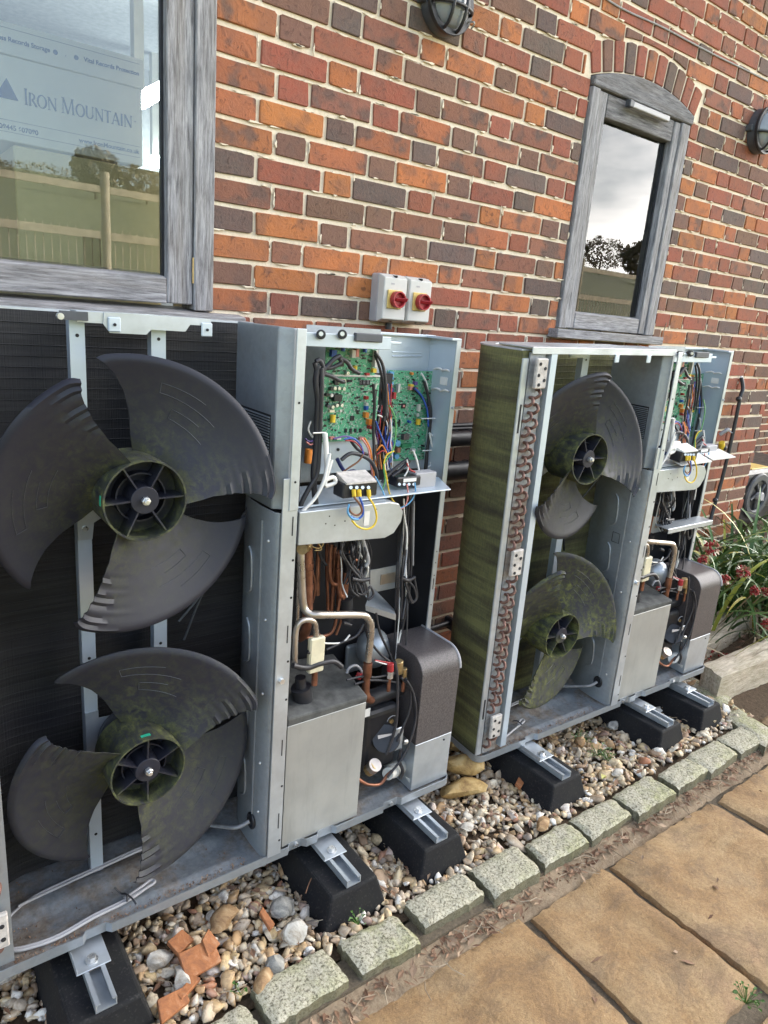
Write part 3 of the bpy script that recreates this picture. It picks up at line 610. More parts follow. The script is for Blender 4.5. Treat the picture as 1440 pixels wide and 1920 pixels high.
# colours read off the photograph, row by row: leftmost piece, then the bond from there
known = {-3: ('r', 'rdb mrdrr'), -2: ('r', 'bdmoobkrr'), -1: ('k', 'brkbmkodd'), 0: ('k', 'rorbmrmr'), 1: ('k', 'rmrkbmbmr'), 2: ('k', 'odkdmrdr'), 3: ('k', 'bkbobrdok'), 4: ('d', 'rodrmokb'),
         5: ('m', 'rbbmbkrmd'), 6: ('d', 'obmbdomb'), 7: ('o', 'moookmodm'), 8: ('b', 'obomrood'), 9: ('k', 'rdbrdmrko'), 10: ('r', 'krrrmrrr')}
cut = []
bricks = []     # (x0, z0, L, colour, H)
def rnd_c(x, row): 
    return random.choices('orbdmk', (.17, .30, .12, .20, .12, .09) if x > 1.2 else (.22, .28, .14, .16, .10, .10))[0]
P_ = .3375
for row in range(-27, 32):
    z0 = 2.2-.075*row-.065
    if z0 < -.1: break
    if row % 2 == 0: seq = [(0+P_*i, .2225-.0075, 'S') for i in range(-10, 12)]+[(.225+P_*i, .1025, 'H') for i in range(-10, 12)]
    else: seq = [(.05625+P_*i, .1025, 'H') for i in range(-10, 12)]+[(.16875+P_*i, .215, 'S') for i in range(-10, 12)]
    seq.sort(); kn = known.get(row); ki = 0; seq2 = []
    for x0, L, t in seq:
        x1 = x0+L
        if x1 > WX1:
            if WX1-x0 > .04: seq2.append([x0, WX1, t])
            continue
        if x0 < -3.15: continue
        seq2.append([x0, x1, t])
    # jambs: trim to the openings, put closers beside them
    for w_, in ((W1,), (W2,)):
        top = w_[3] if w_ is W1 else 2.47
        if w_[2]-.03 < z0+.03 < top+(.0 if w_ is W1 else .04):
            out = []
            for x0, x1, t in seq2:
                if x1 > w_[0]-.004 and x0 < w_[1]+.004:
                    if x0 < w_[0]-.035: out.append([x0, w_[0]-.004, t])
                    if x1 > w_[1]+.035: out.append([w_[1]+.004, x1, t])
                else: out.append([x0, x1, t])
            seq2 = out
    for w_ in ((W1,), (W2,)):
        w_ = w_[0]; top = w_[3] if w_ is W1 else 2.51
        if w_[2]-.03 < z0+.03 < top:
            for q in seq2:
                if 0 < q[0]-w_[1] < .062: q[0] = w_[1]+.003
                if 0 < w_[0]-q[1] < .062: q[1] = w_[0]-.003
    # sliver joins: a stretcher that nearly touches the jamb of the narrow window is split to a closer and a header
    out = []
    for x0, x1, t in seq2:
        if 1.455 < z0+.03 < 2.47 and x1 > 1.39 and x1 <= 1.402 and x1-x0 > .16 and row % 2 == 0: out += [[x0, x0+.046, t], [x0+.056, x1, t]]
        else: out.append([x0, x1, t])
    for x0, x1, t in out:
        c = None
        if kn and -.15 < x0 < 1.40:
            if x0 < -.004 or (row % 2 and x0 < .05): c = kn[0]
            else:
                s_ = kn[1]; c = s_[ki] if ki < len(s_) and s_[ki] in BC else None; ki += 1
        if c is None: c = rnd_c(x0, row)
        if z0 > 2.40 and 1.36 < (x0+x1)/2 < 2.22:   # bricks meeting the arch
            if z0 < arch_z((x0+x1)/2, AR+.125)-.01 and abs((x0+x1)/2-AX) < .42: 
                cut.append((x0, z0, x1, c)); continue
        bricks.append((x0, z0, x1-x0, c, .065))
def vis(b):
    p = proj((b[0]+b[2]/2, 0, b[1]+.03)); 
    if not p or not (-30 < p[0] < 1470 and -30 < p[1] < 1950): return 0
    d = np.linalg.norm(np.array((b[0], 0, b[1]))-CAM); px, py = p
    hid = 0   # behind the two units
    if py > 610 and px < 850: hid = 1
    if py > 650 and 905-(py-650)*.09 < px < 1368-(py-650)*.14: hid = 1
    a = proj((b[0]+b[2], 0, b[1])); c_ = proj((b[0], 0, b[1]+.065)); o_ = proj((b[0], 0, b[1]))
    if not a or not c_ or not o_: return 0
    ar = abs((a[0]-o_[0])*(c_[1]-o_[1])-(a[1]-o_[1])*(c_[0]-o_[0]))
    return 0 if hid else ar
order = sorted(range(len(bricks)), key=lambda i: -vis(bricks[i])); single = set(order[:288])
rest = MB(); rest_c = []
for i, (x0, z0, L, c, H) in enumerate(bricks):
    cc = bcol(c)
    if i in single:
        o = bpy.data.objects.new('brick', brick_variant(L)); col.objects.link(o); o.parent = wall
        o.location = (x0, random.uniform(-.0015, .0012), z0+random.uniform(-.0012, .0012)); o.rotation_euler = (0, R(random.uniform(-.35, .35)), 0); o.color = cc
    else:
        me = brick_variant(L); a = len(rest.f)
        rest.add([(v_.co.x+x0, v_.co.y, v_.co.z+z0) for v_ in me.vertices], [tuple(p.vertices) for p in me.polygons]); rest_c += [cc]*(len(rest.f)-a)
# the joined rest carries its tone per brick in a face colour layer
def with_colour(name, mb, cols, src, parent, **t):
    me = bpy.data.meshes.new(name); me.from_pydata(mb.v, [], mb.f); at = me.color_attributes.new('tone', 'FLOAT_COLOR', 'CORNER')
    k = 0; dat = []
    for p, c in zip(me.polygons, cols): dat += list(c)*len(p.vertices)
    at.data.foreach_set('color', dat); m2 = M[src].copy(); m2.name = src+'_joined'; nt = m2.node_tree
    vc = nt.nodes.new('ShaderNodeVertexColor'); vc.layer_name = 'tone'
    for n_ in list(nt.nodes):
        if n_.type == 'OBJECT_INFO':
            for l in list(n_.outputs['Color'].links): nt.links.new(vc.outputs['Color'], l.to_socket)
            for l in list(n_.outputs['Alpha'].links): nt.links.new(vc.outputs['Alpha'], l.to_socket)
    me.materials.append(m2); o = bpy.data.objects.new(name, me); col.objects.link(o); o.parent = parent; return tag(o, **t)
with_colour('brick', rest, rest_c, 'brick', wall, kind='stuff')
for x0, z0, x1, c in cut:     # bricks cut to the curve of the arch
    lo = []; K = 10
    for i in range(K+1):
        x = x0+(x1-x0)*i/K; zb = arch_z(x, AR+.124) if abs(x-AX) < .402 else (z0 if abs(x-AX) > .408 else z0+.07); lo.append((x, max(z0, zb)))
    top = z0+.063; pts = [p for p in lo if p[1] < top-.010]
    if len(pts) < 3: continue
    mb = MB(); mb.ext([(p[0], -.003, p[1]) for p in pts]+[(pts[-1][0], -.003, top), (pts[0][0], -.003, top)], (0, .033, 0))
    o = obj('brick', mb, 'brick', wall, org=(pts[0][0], 0, z0), bevel=.002); o.color = bcol(c)
sm = MB(); rz_ = random.Random(4)
for (x0, z0, L, c, H) in [bricks[i] for i in order[:330]]:
    for _ in range(2):
        hz = rz_.random() < .7
        if hz: cx_ = rz_.uniform(x0, x0+L); cz_ = z0+(H if rz_.random() < .5 else 0); aa, bb = rz_.uniform(.006, .022), rz_.uniform(.0014, .0034)
        else: cx_ = x0+(L if rz_.random() < .5 else 0); cz_ = rz_.uniform(z0, z0+H); aa, bb = rz_.uniform(.0014, .0034), rz_.uniform(.005, .014)
        k_ = 9; ph_ = rz_.random()*6; pts_ = []
        for i in range(k_): an = 2*math.pi*i/k_; q_ = 1+.35*math.sin(3*an+ph_); pts_.append((cx_+aa*q_*math.cos(an), -.0039, cz_+bb*q_*math.sin(an)))
        sm.add(pts_+[(p_[0]+(p_[0]-cx_)*.25, -.0005, p_[2]+(p_[2]-cz_)*.25) for p_ in pts_], [tuple(range(k_))]+[(i, k_+i, k_+(i+1) % k_, (i+1) % k_) for i in range(k_)])
obj('mortar_smear', sm, 'mortar', wall, kind='stuff')
# voussoirs: bricks on edge over the narrow window
NV = 11; a0 = math.asin((1.405+.0-AX)/AR)-.004; a1 = math.asin((2.135-AX)/AR)+.004
for i in range(NV):
    t0 = a0+(a1-a0)*(i+.10)/NV; t1 = a0+(a1-a0)*(i+.90)/NV; hgt = .112
    def pt(t, r): return (AX+r*math.sin(t), ACZ+r*math.cos(t))
    r0 = AR+.004; r1 = AR+hgt; pts = [pt(t0, r0), pt(t1, r0), pt(t1, r1-.004), pt((t0+t1)/2, r1), pt(t0, r1-.004)]
    mb = MB(); mb.ext([(p[0]+random.uniform(-.0015, .0015), -.0035, p[1]) for p in pts], (0, .035, 0))
    o = obj('voussoir', mb, 'brick', wall, org=(pts[0][0], 0, pts[0][1]), bevel=.003); o.color = bcol('rbrdrkrdbrr'[i])
# arris strip of the right hand end and the wall beyond
far = obj('brick_wall', MB().box((3.43, 1.45, -.2), (9.5, 1.75, 4.2)).box((3.13, .30, -.2), (3.424, 1.45, 4.2)), 'mortar', org=(3.4, 1.45, -.2), label='second brick wall set back beyond the end of the long wall', cat='wall')
fb = MB(); fc = []
for row in range(0, 55):
    z0 = .02+.075*row
    for i in range(0, 13):
        for xo, L in ((0, .215), (.225, .1025)):
            x0 = 3.5+P_*i+xo+(.16875 if row % 2 else 0)
            if row < 15 and 4.4 < x0 < 6.6 and abs(row-7) < 9 and z0 < 1.2:
                o = bpy.data.objects.new('brick', brick_variant(L)); col.objects.link(o); o.parent = far; o.location = (x0-3.4, -.004, z0+.2); o.color = bcol(random.choice('bddrb'))  # darker brick tones paint in the deep shade beyond the wall end
            else:
                me = brick_variant(L); a = len(fb.f); fb.add([(v_.co.x+x0-3.4, v_.co.y-.004, v_.co.z+z0+.2) for v_ in me.vertices], [tuple(p.vertices) for p in me.polygons]); fc += [bcol(rnd_c(2, 0))]*(len(fb.f)-a)
with_colour('brick', fb, fc, 'brick', far, kind='stuff')
# roof over the building (out of frame, keeps the yard in shade as in the photo)
rf = MB(); rf.hexa([(-9, -.35, 4.2), (10, -.35, 4.2), (10, 3.5, 6.4), (-9, 3.5, 6.4), (-9, -.35, 4.28), (10, -.35, 4.28), (10, 3.5, 6.5), (-9, 3.5, 6.5)])
rf.hexa([(-9, 7.5, 4.2), (10, 7.5, 4.2), (10, 3.5, 6.4), (-9, 3.5, 6.4), (-9, 7.5, 4.28), (10, 7.5, 4.28), (10, 3.5, 6.5), (-9, 3.5, 6.5)])
obj('roof', rf, 'darkgrey', org=(0, 3, 4.2), label='dark pitched roof above the brick walls', cat='roof')
bk = obj('brick_wall', MB().box((-9, 7.0, -.2), (10, 7.3, 4.2)).box((9.5, 1.45, -.2), (9.8, 7, 4.2)).box((-9, .01, -.2), (-3.2, .3, 4.2)).box((-9, .3, -.2), (-8.7, 7, 4.2)), 'mortar', org=(0, 7, -.2), label='rear and end walls of the building', cat='wall')

# ================================================================== WIDE WINDOW (left)
win = root('window', (-.9, .02, 1.43), label='wide grey oak casement window above the near unit', cat='window')
fx1 = -.134
obj('frame_jamb', MB().box((-.192, -.010, 1.455), (fx1, .09, 2.95)), 'oak_v', win, bevel=.003)
obj('sill', MB().hexa([(-1.74, -.046, 1.412), (-.045, -.046, 1.412), (-.045, .09, 1.412), (-1.74, .09, 1.412), (-1.74, -.046, 1.446), (-.045, -.046, 1.446), (-.045, .09, 1.462), (-1.74, .09, 1.462)]), 'oak_h', win, bevel=.003)
st = obj('casement_stile', MB().box((-.268, -.002, 1.470), (-.1935, .062, 2.95)), 'oak_v', win, bevel=.003)
obj('casement_rail', MB().hexa([(-1.72, -.002, 1.468), (-.2695, -.002, 1.468), (-.2695, .062, 1.468), (-1.72, .062, 1.468), (-1.72, -.002, 1.538), (-.2695, -.002, 1.538), (-.2695, .062, 1.552), (-1.72, .062, 1.552)]), 'oak_h', win, bevel=.003)
obj('frame_jamb', MB().box((-1.74, -.010, 1.455), (-1.68, .09, 2.95)), 'oak_v', win, bevel=.003)
obj('gasket', MB().box((-.2755, .024, 1.54), (-.2665, .036, 2.95)), 'black', win)
obj('pane', MB().box((-1.70, .030, 1.53), (-.262, .036, 2.95)), 'glass', win)
obj('hinge', MB().box((-.1965, -.006, 1.53), (-.1885, .004, 1.60)), 'brass', win)
# ---- inside the room
room = MB(); room.box((-3.1, .31, .9), (-3.05, 3.4, 3.0)).box((-3.1, 3.4, .9), (2.9, 3.45, 3.0)).box((2.9, .31, .9), (2.95, 3.4, 3.0)).box((-3.1, .31, .86), (2.9, 3.4, .90)).box((-3.1, .31, 2.96), (2.9, 3.4, 3.0))
obj('room', room, 'room', org=(0, 1.8, .86), kind='structure')
CY = .42
tl = Y(24, 265, CY); br_ = Y(302, 505, CY); 
cb_ = root('cabinet', (-.55, CY+.2, .9), label='cream cabinet standing behind the glass of the wide window', cat='cabinet')
obj('body', MB().box((tl[0], CY, .9), (br_[0], CY+.45, Y(267, 314, CY)[2]-.004)), 'cabinet', cb_, bevel=.004)
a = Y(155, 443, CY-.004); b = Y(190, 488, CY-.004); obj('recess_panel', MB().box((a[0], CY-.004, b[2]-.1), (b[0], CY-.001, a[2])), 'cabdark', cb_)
BY = CY+.03; bx1 = Y(267, 250, BY)[0]; bz0 = Y(267, 312, BY)[2]; bzl = Y(268, 168, BY)[2]; bzt = Y(271, 113, BY-.008)[2]; bx0 = bx1-.46
cart = root('archive_box', (bx1-.2, BY+.15, bz0), label='white cardboard archive box with blue print on top of the cream cabinet', cat='box')
obj('body', MB().box((bx0, BY, bz0), (bx1, BY+.32, bzl)), 'card', cart, bevel=.002)
obj('lid', MB().box((bx0-.006, BY-.008, bzl), (bx1+.005, BY+.328, bzt)), 'card', cart, bevel=.002)
def text(body, x, z, h, y, mat, parent, right=False, name='lettering', sx=1.0, bold=0.0):
    cu = bpy.data.curves.new(name, 'FONT'); cu.body = body; cu.size = h*1.38; cu.extrude = .0004; cu.align_x = 'RIGHT' if right else 'LEFT'; cu.offset = bold
    o = bpy.data.objects.new(name, cu); o.rotation_euler = (R(90), 0, 0); o.location = (x, y, z); o.scale = (sx, 1, 1)
    cu.materials.append(M[mat]); col.objects.link(o)
    bpy.context.view_layer.update(); dg = bpy.context.evaluated_depsgraph_get(); me = bpy.data.meshes.new_from_object(o.evaluated_get(dg))
    me.transform(o.matrix_world); bpy.data.objects.remove(o); og = np.array(parent['_org']); me.transform(Matrix.Translation(-Vector(og)))
    q = bpy.data.objects.new(name, me); col.objects.link(q); q.parent = parent; me.materials.clear(); me.materials.append(M[mat]); return q
# serif capitals, drawn with strokes and foot serifs
GL = {'I': (.30, [((.15, 0), (.15, 1), 1)], [(.15, 0), (.15, 1)]),
      'R': (.66, [((.12, 0), (.12, 1), 1), ((.30, .48), (.62, 0), 1)], [(.12, 0), (.12, 1), (.60, 0)]),
      'O': (.80, [], []), 'N': (.82, [((.14, 0), (.14, 1), .45), ((.14, 1), (.70, 0), 1), ((.70, 0), (.70, 1), .45)], [(.14, 0), (.14, 1), (.70, 1)]),
      'M': (.98, [((.14, 0), (.18, 1), .45), ((.18, 1), (.48, 0), 1), ((.48, 0), (.78, 1), .45), ((.78, 1), (.84, 0), 1)], [(.14, 0), (.16, 1), (.84, 0), (.80, 1)]),
      'U': (.80, [((.14, 1), (.14, .35), 1), ((.66, 1), (.66, .35), .45)], [(.14, 1), (.66, 1)]),
      'T': (.66, [((.33, 0), (.33, 1), 1), ((.02, .97), (.64, .97), .5)], [(.33, 0)]),
      'A': (.76, [((.08, 0), (.37, 1), .45), ((.37, 1), (.68, 0), 1), ((.20, .33), (.56, .33), .4)], [(.08, 0), (.68, 0)])}
def serif(words, x, z, h, y, mat, parent):
    mb = MB(); t = h*.115
    def stroke(a, b, w_):
        a = np.array(a); b = np.array(b); d = (b-a)/np.linalg.norm(b-a); n_ = np.array([-d[1], d[0]])*t*w_/2
        mb.ext([(p[0], y, p[1]) for p in (a-n_, b-n_, b+n_, a+n_)], (0, -.0005, 0))
    for wd in words:
        for i, ch in enumerate(wd):
            s_ = h if i == 0 else h*.80; adv, ss, sf = GL[ch]
            for a, b, w_ in ss: stroke((x+a[0]*s_, z+a[1]*s_), (x+b[0]*s_, z+b[1]*s_), w_)
            for a in sf: stroke((x+(a[0]-.10)*s_, z+(a[1]*.975+.012)*s_), (x+(a[0]+.10)*s_, z+(a[1]*.975+.012)*s_), .35)
            arc = None
            if ch == 'O': arc = (.40, .5, .34, .5, 0, 360)
            if ch == 'R': arc = (.24, .74, .24, .24, -90, 90)
            if ch == 'U': arc = (.40, .35, .26, .34, 180, 360)
            if arc:
                pr = None
                for k_ in range(15):
                    an = R(arc[4]+(arc[5]-arc[4])*k_/14); q = (x+(arc[0]+arc[2]*math.cos(an))*s_, z+(arc[1]+arc[3]*math.sin(an))*s_)
                    if pr: stroke(pr, q, .35+.65*abs(math.cos(an)))
                    pr = q
            x += adv*s_*1.02
        x += h*.22
    return obj('lettering', mb, mat, parent)
yb = BY-.0012; yl = BY-.0092
def bp(px, py, y): p = Y(px, py, y); return p[0], p[2]
xr = bp(258, 236, yb); hh = bp(45, 170, yb)[1]-bp(45, 199, yb)[1]
x_, z_ = bp(45, 197, yb); x2, z2 = bp(249, 239, yb); hgt = 0
serif(['IRON', 'MOUNTAIN'], x_, (z_+z2)/2, (x2-x_)/7.45, yb, 'cardblue', cart)
tx, tz_ = bp(35, 190, yb); tp = bp(12, 146, yb); mb = MB(); mb.ext([(tx, yb, tz_), (tp[0], yb, tp[1]), (2*tp[0]-tx-.005, yb, tz_)], (0, -.0005, 0)); obj('logo', mb, 'cardblue', cart)
text('TM', x2+.003, z2+.016, .004, yb, 'cardblue', cart)
rx = bx1-.010
for py, sh in ((245, 0), (290, 0)):
    zz = bp(262, 276 if py == 245 else 296, yb)[1]; obj('printed_rule', MB().box((bx0+.01, yb-.0005, zz), (rx, yb, zz+.0009)), 'cardblue', cart)
text('www.IronMountain.co.uk', rx-.002, bp(257, 288, yb)[1], .0128, yb, 'cardblue', cart, right=True, bold=.0004)
text('08445 607080', bp(72, 250, yb)[0], bp(40, 246, yb)[1]-.002, .0130, yb, 'cardblue', cart, right=True, bold=.0005)
zz = bp(262, 121, yl)[1]; obj('printed_rule', MB().box((bx0+.01, yl-.0005, zz), (rx, yl, zz+.0009)), 'cardblue', cart)
text('Vital Records Protection', rx-.001, bp(257, 141, yl)[1], .0118, yl, 'cardblue', cart, right=True, bold=.0004)
text('Business Records Storage', bp(94, 99, yl)[0], bp(90, 97, yl)[1], .0118, yl, 'cardblue', cart, right=True, bold=.0004)
for px, py, r_ in ((104, 98, .0065), (143, 108, .0065), (123, 105, .0012)):
    p = Y(px, py, yl); obj('printed_dot', MB().cyl((p[0], yl-.0006, p[2]), (p[0], yl, p[2]), r_, 16), 'cardblue', cart)
# interior lamps seen through the glass
def lamp(p0, p1, r_, label):
    t = root('strip_light', tuple((np.array(p0)+np.array(p1))/2), label=label, cat='lamp'); obj('tube', MB().tube([p0, p1], r_, 12, False), 'tube', t)
    obj('bracket', MB().box((p0[0]-.02, p0[1], p0[2]+r_), (p0[0]+.02, p0[1]+.05, 2.96)), 'whitepl', t); return t
lamp(Y(262, 190, 1.3), Y(345, 144, 1.9), .032, 'nearer lit ceiling strip light seen beside the archive box')
lamp(Y(292, 302, 3.0), Y(345, 318, 3.0), .035, 'small far strip light seen low behind the window glass')

# ================================================================== NARROW WINDOW (right)
wn2 = root('window', (1.77, .02, 1.47), label='narrow grey oak casement window under the brick arch above the far unit', cat='window')
obj('frame_jamb', MB().box((1.412, -.012, 1.492), (1.462, .085, 2.405)), 'oak_v', wn2, bevel=.003)
obj('frame_jamb', MB().box((2.045, -.012, 1.492), (2.108, .085, 2.405)), 'oak_v', wn2, bevel=.003)
mb = MB(); pl = [(1.412+(2.118-1.412)*i/14, -.016, arch_z(1.412+(2.118-1.412)*i/14)-.004) for i in range(15)]
mb.ext(pl+[(2.118, -.016, 2.408), (1.412, -.016, 2.408)], (0, .10, 0)); obj('arched_head', mb, 'oak_d', wn2, bevel=.004)
obj('sill', MB().box((1.36, -.055, 1.452), (2.135, .085, 1.489)), 'oak_h', wn2, bevel=.003)
cs = obj('casement_stile', MB().box((1.465, -.004, 1.495), (1.517, .055, 2.402)), 'oak_v', wn2, bevel=.003)
obj('casement_stile', MB().hexa([(2.000, -.004, 1.495), (2.042, -.004, 1.495), (2.042, .055, 1.495), (1.992, .055, 1.495), (2.000, -.004, 2.402), (2.042, -.004, 2.402), (2.042, .055, 2.402), (1.992, .055, 2.402)]), 'oak_v', wn2, bevel=.003)
obj('casement_rail', MB().hexa([(1.519, -.004, 1.495), (1.990, -.004, 1.495), (1.990, .055, 1.495), (1.519, .055, 1.495), (1.519, -.004, 1.560), (1.990, -.004, 1.560), (1.990, .055, 1.572), (1.519, .055, 1.572)]), 'oak_h', wn2, bevel=.003)
obj('casement_rail', MB().box((1.519, -.004, 2.318), (1.989, .055, 2.402)), 'oak_d', wn2, bevel=.003)
obj('pane', MB().box((1.505, .030, 1.55), (1.999, .036, 2.33)), 'glass', wn2)
obj('gasket', MB().box((1.985, .022, 1.573), (1.9915, .0295, 2.317)), 'black', wn2)
obj('hinge', MB().box((1.461, -.009, 1.57), (1.467, .002, 1.64)), 'darkgrey', wn2)
a = Y(1180, 188, -.03); b = Y(1250, 224, -.03)
tv = obj('trickle_vent', MB().box((a[0]+.02, -.040, 2.374), (b[0]+.01, -.016, 2.396)), 'greypl', wn2, bevel=.003)
obj('end_cap', MB().box((a[0]-.006, -.042, 2.372), (a[0]+.019, -.016, 2.399)), 'darkgrey', wn2, bevel=.003)
obj('wire_hook', MB().tube([Y(1219, 645, -.02), Y(1240, 636, -.03), Y(1244, 622, -.02), Y(1250, 605, -.015)], .0025, 6), 'twig', wn2)
# desk and leaning white boards inside the narrow window
dk = root('desk', (1.9, .9, .9), label='pale desk and shelf edge behind the narrow window', cat='desk')
obj('top', MB().box((1.45, .5, 1.60), (2.75, 1.5, 1.63)), 'cabinet', dk); obj('side_panel', MB().box((1.58, .40, .9), (1.98, .42, 1.84)), 'cabinet', dk); obj('side_panel', MB().box((2.05, .40, .9), (2.5, .42, 1.80)), 'cabinet', dk)
lb = MB(); lb.hexa([(1.80, .62, 1.631), (2.25, .66, 1.631), (2.25, .70, 1.631), (1.80, .66, 1.631), (2.02, .95, 2.2), (2.06, .95, 2.2), (2.06, .99, 2.2), (2.02, .99, 2.2)])
obj('display_board', lb, 'card', label='white triangular board leaning behind the narrow window', cat='board')

# ================================================================== THINGS ON THE WALL
def bulkhead(cx, cz, label, r=.088, th=.075):
    t = root('bulkhead_light', (cx, 0, cz), label=label, cat='wall light')
    mb = MB(); mb.ring((cx, -.045, cz), 'y', .0, r, .043, 40); obj('back_plate', mb, 'darkgrey', t, smooth=40, bevel=.004)
    mb = MB(); k = 24; vs = []
    for i in range(7):
        an = i/6*math.pi/2; rr = (r-.012)*math.cos(an)+.001; yy = -.045-th*.62*math.sin(an)
        for j in range(k): vs.append((cx+rr*math.cos(2*math.pi*j/k), yy, cz+rr*math.sin(2*math.pi*j/k)))
    mb.add(vs, [(i*k+j, i*k+(j+1) % k, (i+1)*k+(j+1) % k, (i+1)*k+j) for i in range(6) for j in range(k)]); obj('glass_dome', mb, 'lampglass', t, smooth=60)
    mb = MB(); mb.ring((cx, -.058, cz), 'y', r-.018, r+.004, .016, 40); obj('rim', mb, 'black', t, smooth=40, bevel=.002)
    for s_ in (-1, 1):
        pts = [(cx+s_*.30*r+s_*.0*i, -.045-th*.68*math.sin(math.pi*i/8)-.004, cz+(r-.004)*math.cos(math.pi*i/8)*.95) for i in range(9)]
        obj('guard_bar', MB().tube(pts, .0055, 8), 'black', t, smooth=60)
    pts = [(cx+(r-.004)*math.cos(math.pi*i/8)*.97, -.045-th*.68*math.sin(math.pi*i/8)-.004, cz-.2*r) for i in range(9)]
    obj('guard_bar', MB().tube(pts, .0055, 8), 'black', t, smooth=60)
    obj('lug', MB().box((cx-r-.014, -.035, cz-.018), (cx-r+.006, 0, cz+.010)), 'darkgrey', t, bevel=.004)
    obj('screw_clip', MB().tube([(cx+r*.8, -.055, cz-r*.42), (cx+r*.95, -.075, cz-r*.45), (cx+r*.98, -.06, cz-r*.6)], .003, 6), 'zinc', t); return t
p = Y(846, 4, -.05); bulkhead(p[0], p[2], 'black oval bulkhead light above the isolator switches')
p = Y(1438, 245, -.05); bulkhead(p[0], p[2], 'black bulkhead light right of the narrow window', .10)
# pair of rotary isolators
def isolator(x0, x1, label, end):
    z0, z1 = 1.462, 1.620; t = root('isolator_switch', ((x0+x1)/2, 0, z0), label=label, cat='switch', group='rotary isolators side by side on the wall')
    obj('base', MB().box((x0+.002, -.050, z0), (x1-.002, -.003, z1)), 'greypl', t, bevel=.008, seg=3)
    cz0 = z0+.012; mb = MB(); i_ = .012
    mb.hexa([(x0+.001, -.050, z0+.001), (x1-.001, -.050, z0+.001), (x1-.001, -.050, z1-.001), (x0+.001, -.050, z1-.001), (x0+.006, -.078, z0+.012), (x1-.006, -.078, z0+.012), (x1-.006, -.078, z1-.012), (x0+.006, -.078, z1-.012)])
    obj('cover', mb, 'whitepl', t, bevel=.003, seg=2)
    xm = (x0+x1)/2; zm = (z0+z1)/2-.002
    obj('yellow_plate', MB().box((xm-.034, -.084, zm-.030), (xm+.026, -.0782, zm+.030)), 'yellowplate', t, bevel=.002)
    k_ = obj('knob', MB().ring((xm+.001, -.106, zm), 'y', .022, .027, .022, 36).cyl((xm+.001, -.092, zm), (xm+.001, -.084, zm), .0225, 32), 'red', t, smooth=35, bevel=.001)
    obj('handle', MB().hexa([(xm-.010, -.094, zm-.005), (xm+.030, -.108, zm-.0065), (xm+.030, -.096, zm-.0065), (xm-.010, -.088, zm-.005), (xm-.010, -.100, zm+.005), (xm+.030, -.116, zm+.0065), (xm+.030, -.096, zm+.0065), (xm-.010, -.088, zm+.005)]), 'red', k_, bevel=.002)
    for zz in (z1-.008, z0+.008): obj('screw_hole', MB().cyl((xm, -.0795 if zz > 1.55 else -.066, zz), (xm, -.06, zz), .004, 12), 'hole', t)
    obj('rating_mark', MB().box((xm-.020, -.0786, z1-.034), (xm-.006, -.0780, z1-.029)), 'greypl', t)
isolator(.428, .535, 'left white rotary isolator with red knob on yellow plate', 0)
isolator(.537, .644, 'right white rotary isolator with red knob on yellow plate', 1)
obj('cable_gland', MB().cyl((.50, -.03, 1.44), (.50, -.03, 1.463), .012, 14), 'black', label='black cable gland under the left isolator', cat='gland')
# thin cable across the upper wall
pts = [Y(px, py, -.006) for px, py in ((1120, -20), (1140, 0), (1178, 22), (1240, 50), (1300, 82), (1350, 108), (1400, 132), (1440, 152), (1500, 178))]
cbm = MB().tube(pts, .0035, 6); obj('wall_cable', cbm, 'grey', org=pts[3], label='thin grey cable running across the bricks above the arch', cat='cable')
# black hose with a yellow connector at the end of the wall
hp = [Y(px, py, yv) for px, py, yv in ((1390, 708, -.012), (1393, 728, -.03), (1388, 745, -.035), (1379, 790, -.04), (1368, 840, -.045), (1356, 890, -.05), (1345, 930, -.055), (1336, 960, -.06), (1330, 985, -.07))]
hs = root('black_hose', hp[6], label='black hose hanging down the bricks beside the far unit', cat='hose')
obj('hose', MB().tube(hp, .011, 10), 'black', hs, smooth=60); obj('end', MB().ball(hp[0], .010), 'white', hs, smooth=60)
for px, py, yv in ((1385, 748, -.04), (1358, 840, -.05), (1341, 938, -.055)): p = Y(px, py, yv); obj('clamp', MB().ball(p, .016), 'black', hs, smooth=60)
obj('clip', MB().tube([Y(1360, 803, -.04), Y(1373, 812, -.07)], .003, 6, False), 'zinc', hs)
obj('tap_body', MB().tube([Y(1349, 815, -.03), Y(1360, 808, -.05), Y(1366, 805, -.055)], .011, 8), 'grey', hs, smooth=60)
obj('connector', MB().cyl(Y(1353, 829, -.04), Y(1354, 842, -.04), .017, 14).cyl(Y(1354, 842, -.04), Y(1354, 849, -.04), .011, 12), 'yellow', hs, bevel=.002)
# lagged pipes between the units and the wall
def lagged(z, y, r, label, x0=.30, x1=1.35, bend=True):
    t = root('lagged_pipe', ((x0+x1)/2, y, z), label=label, cat='pipe', group=None)
    obj('lagging', MB().tube([(x0-.25, y+.02, z+.02), (x0, y, z), (x1, y-.01, z)], r, 18), 'black', t, smooth=60)
    for k in (.78, .845, .91): obj('tape_seam', MB().ring((0, 0, 0), 'y', r-.001, r+.0022, .004, 20), 'blackcable', t).matrix_local = Matrix.Translation((k-(x0+x1)/2, 0, 0)) @ Matrix.Rotation(R(90), 4, 'Z') @ Matrix.Translation(Vector(t['_org']))
lagged(1.050, -.06, .030, 'upper black lagged pipe on the wall between the units')
lagged(.925, -.07, .036, 'lower black lagged pipe on the wall between the units')
obj('conduit', MB().tube([(.2, -.014, 1.088), (1.5, -.014, 1.094)], .008, 8, False).tube([(.2, -.014, 1.078), (1.5, -.014, 1.078)], .007, 8, False), 'blackcable', label='thin black cable pair along the wall above the lagged pipes', cat='cable')
lp = root('drain_pipe', (1.0, -.03, .225), label='thin black pipe clipped low on the wall between the units', cat='pipe')
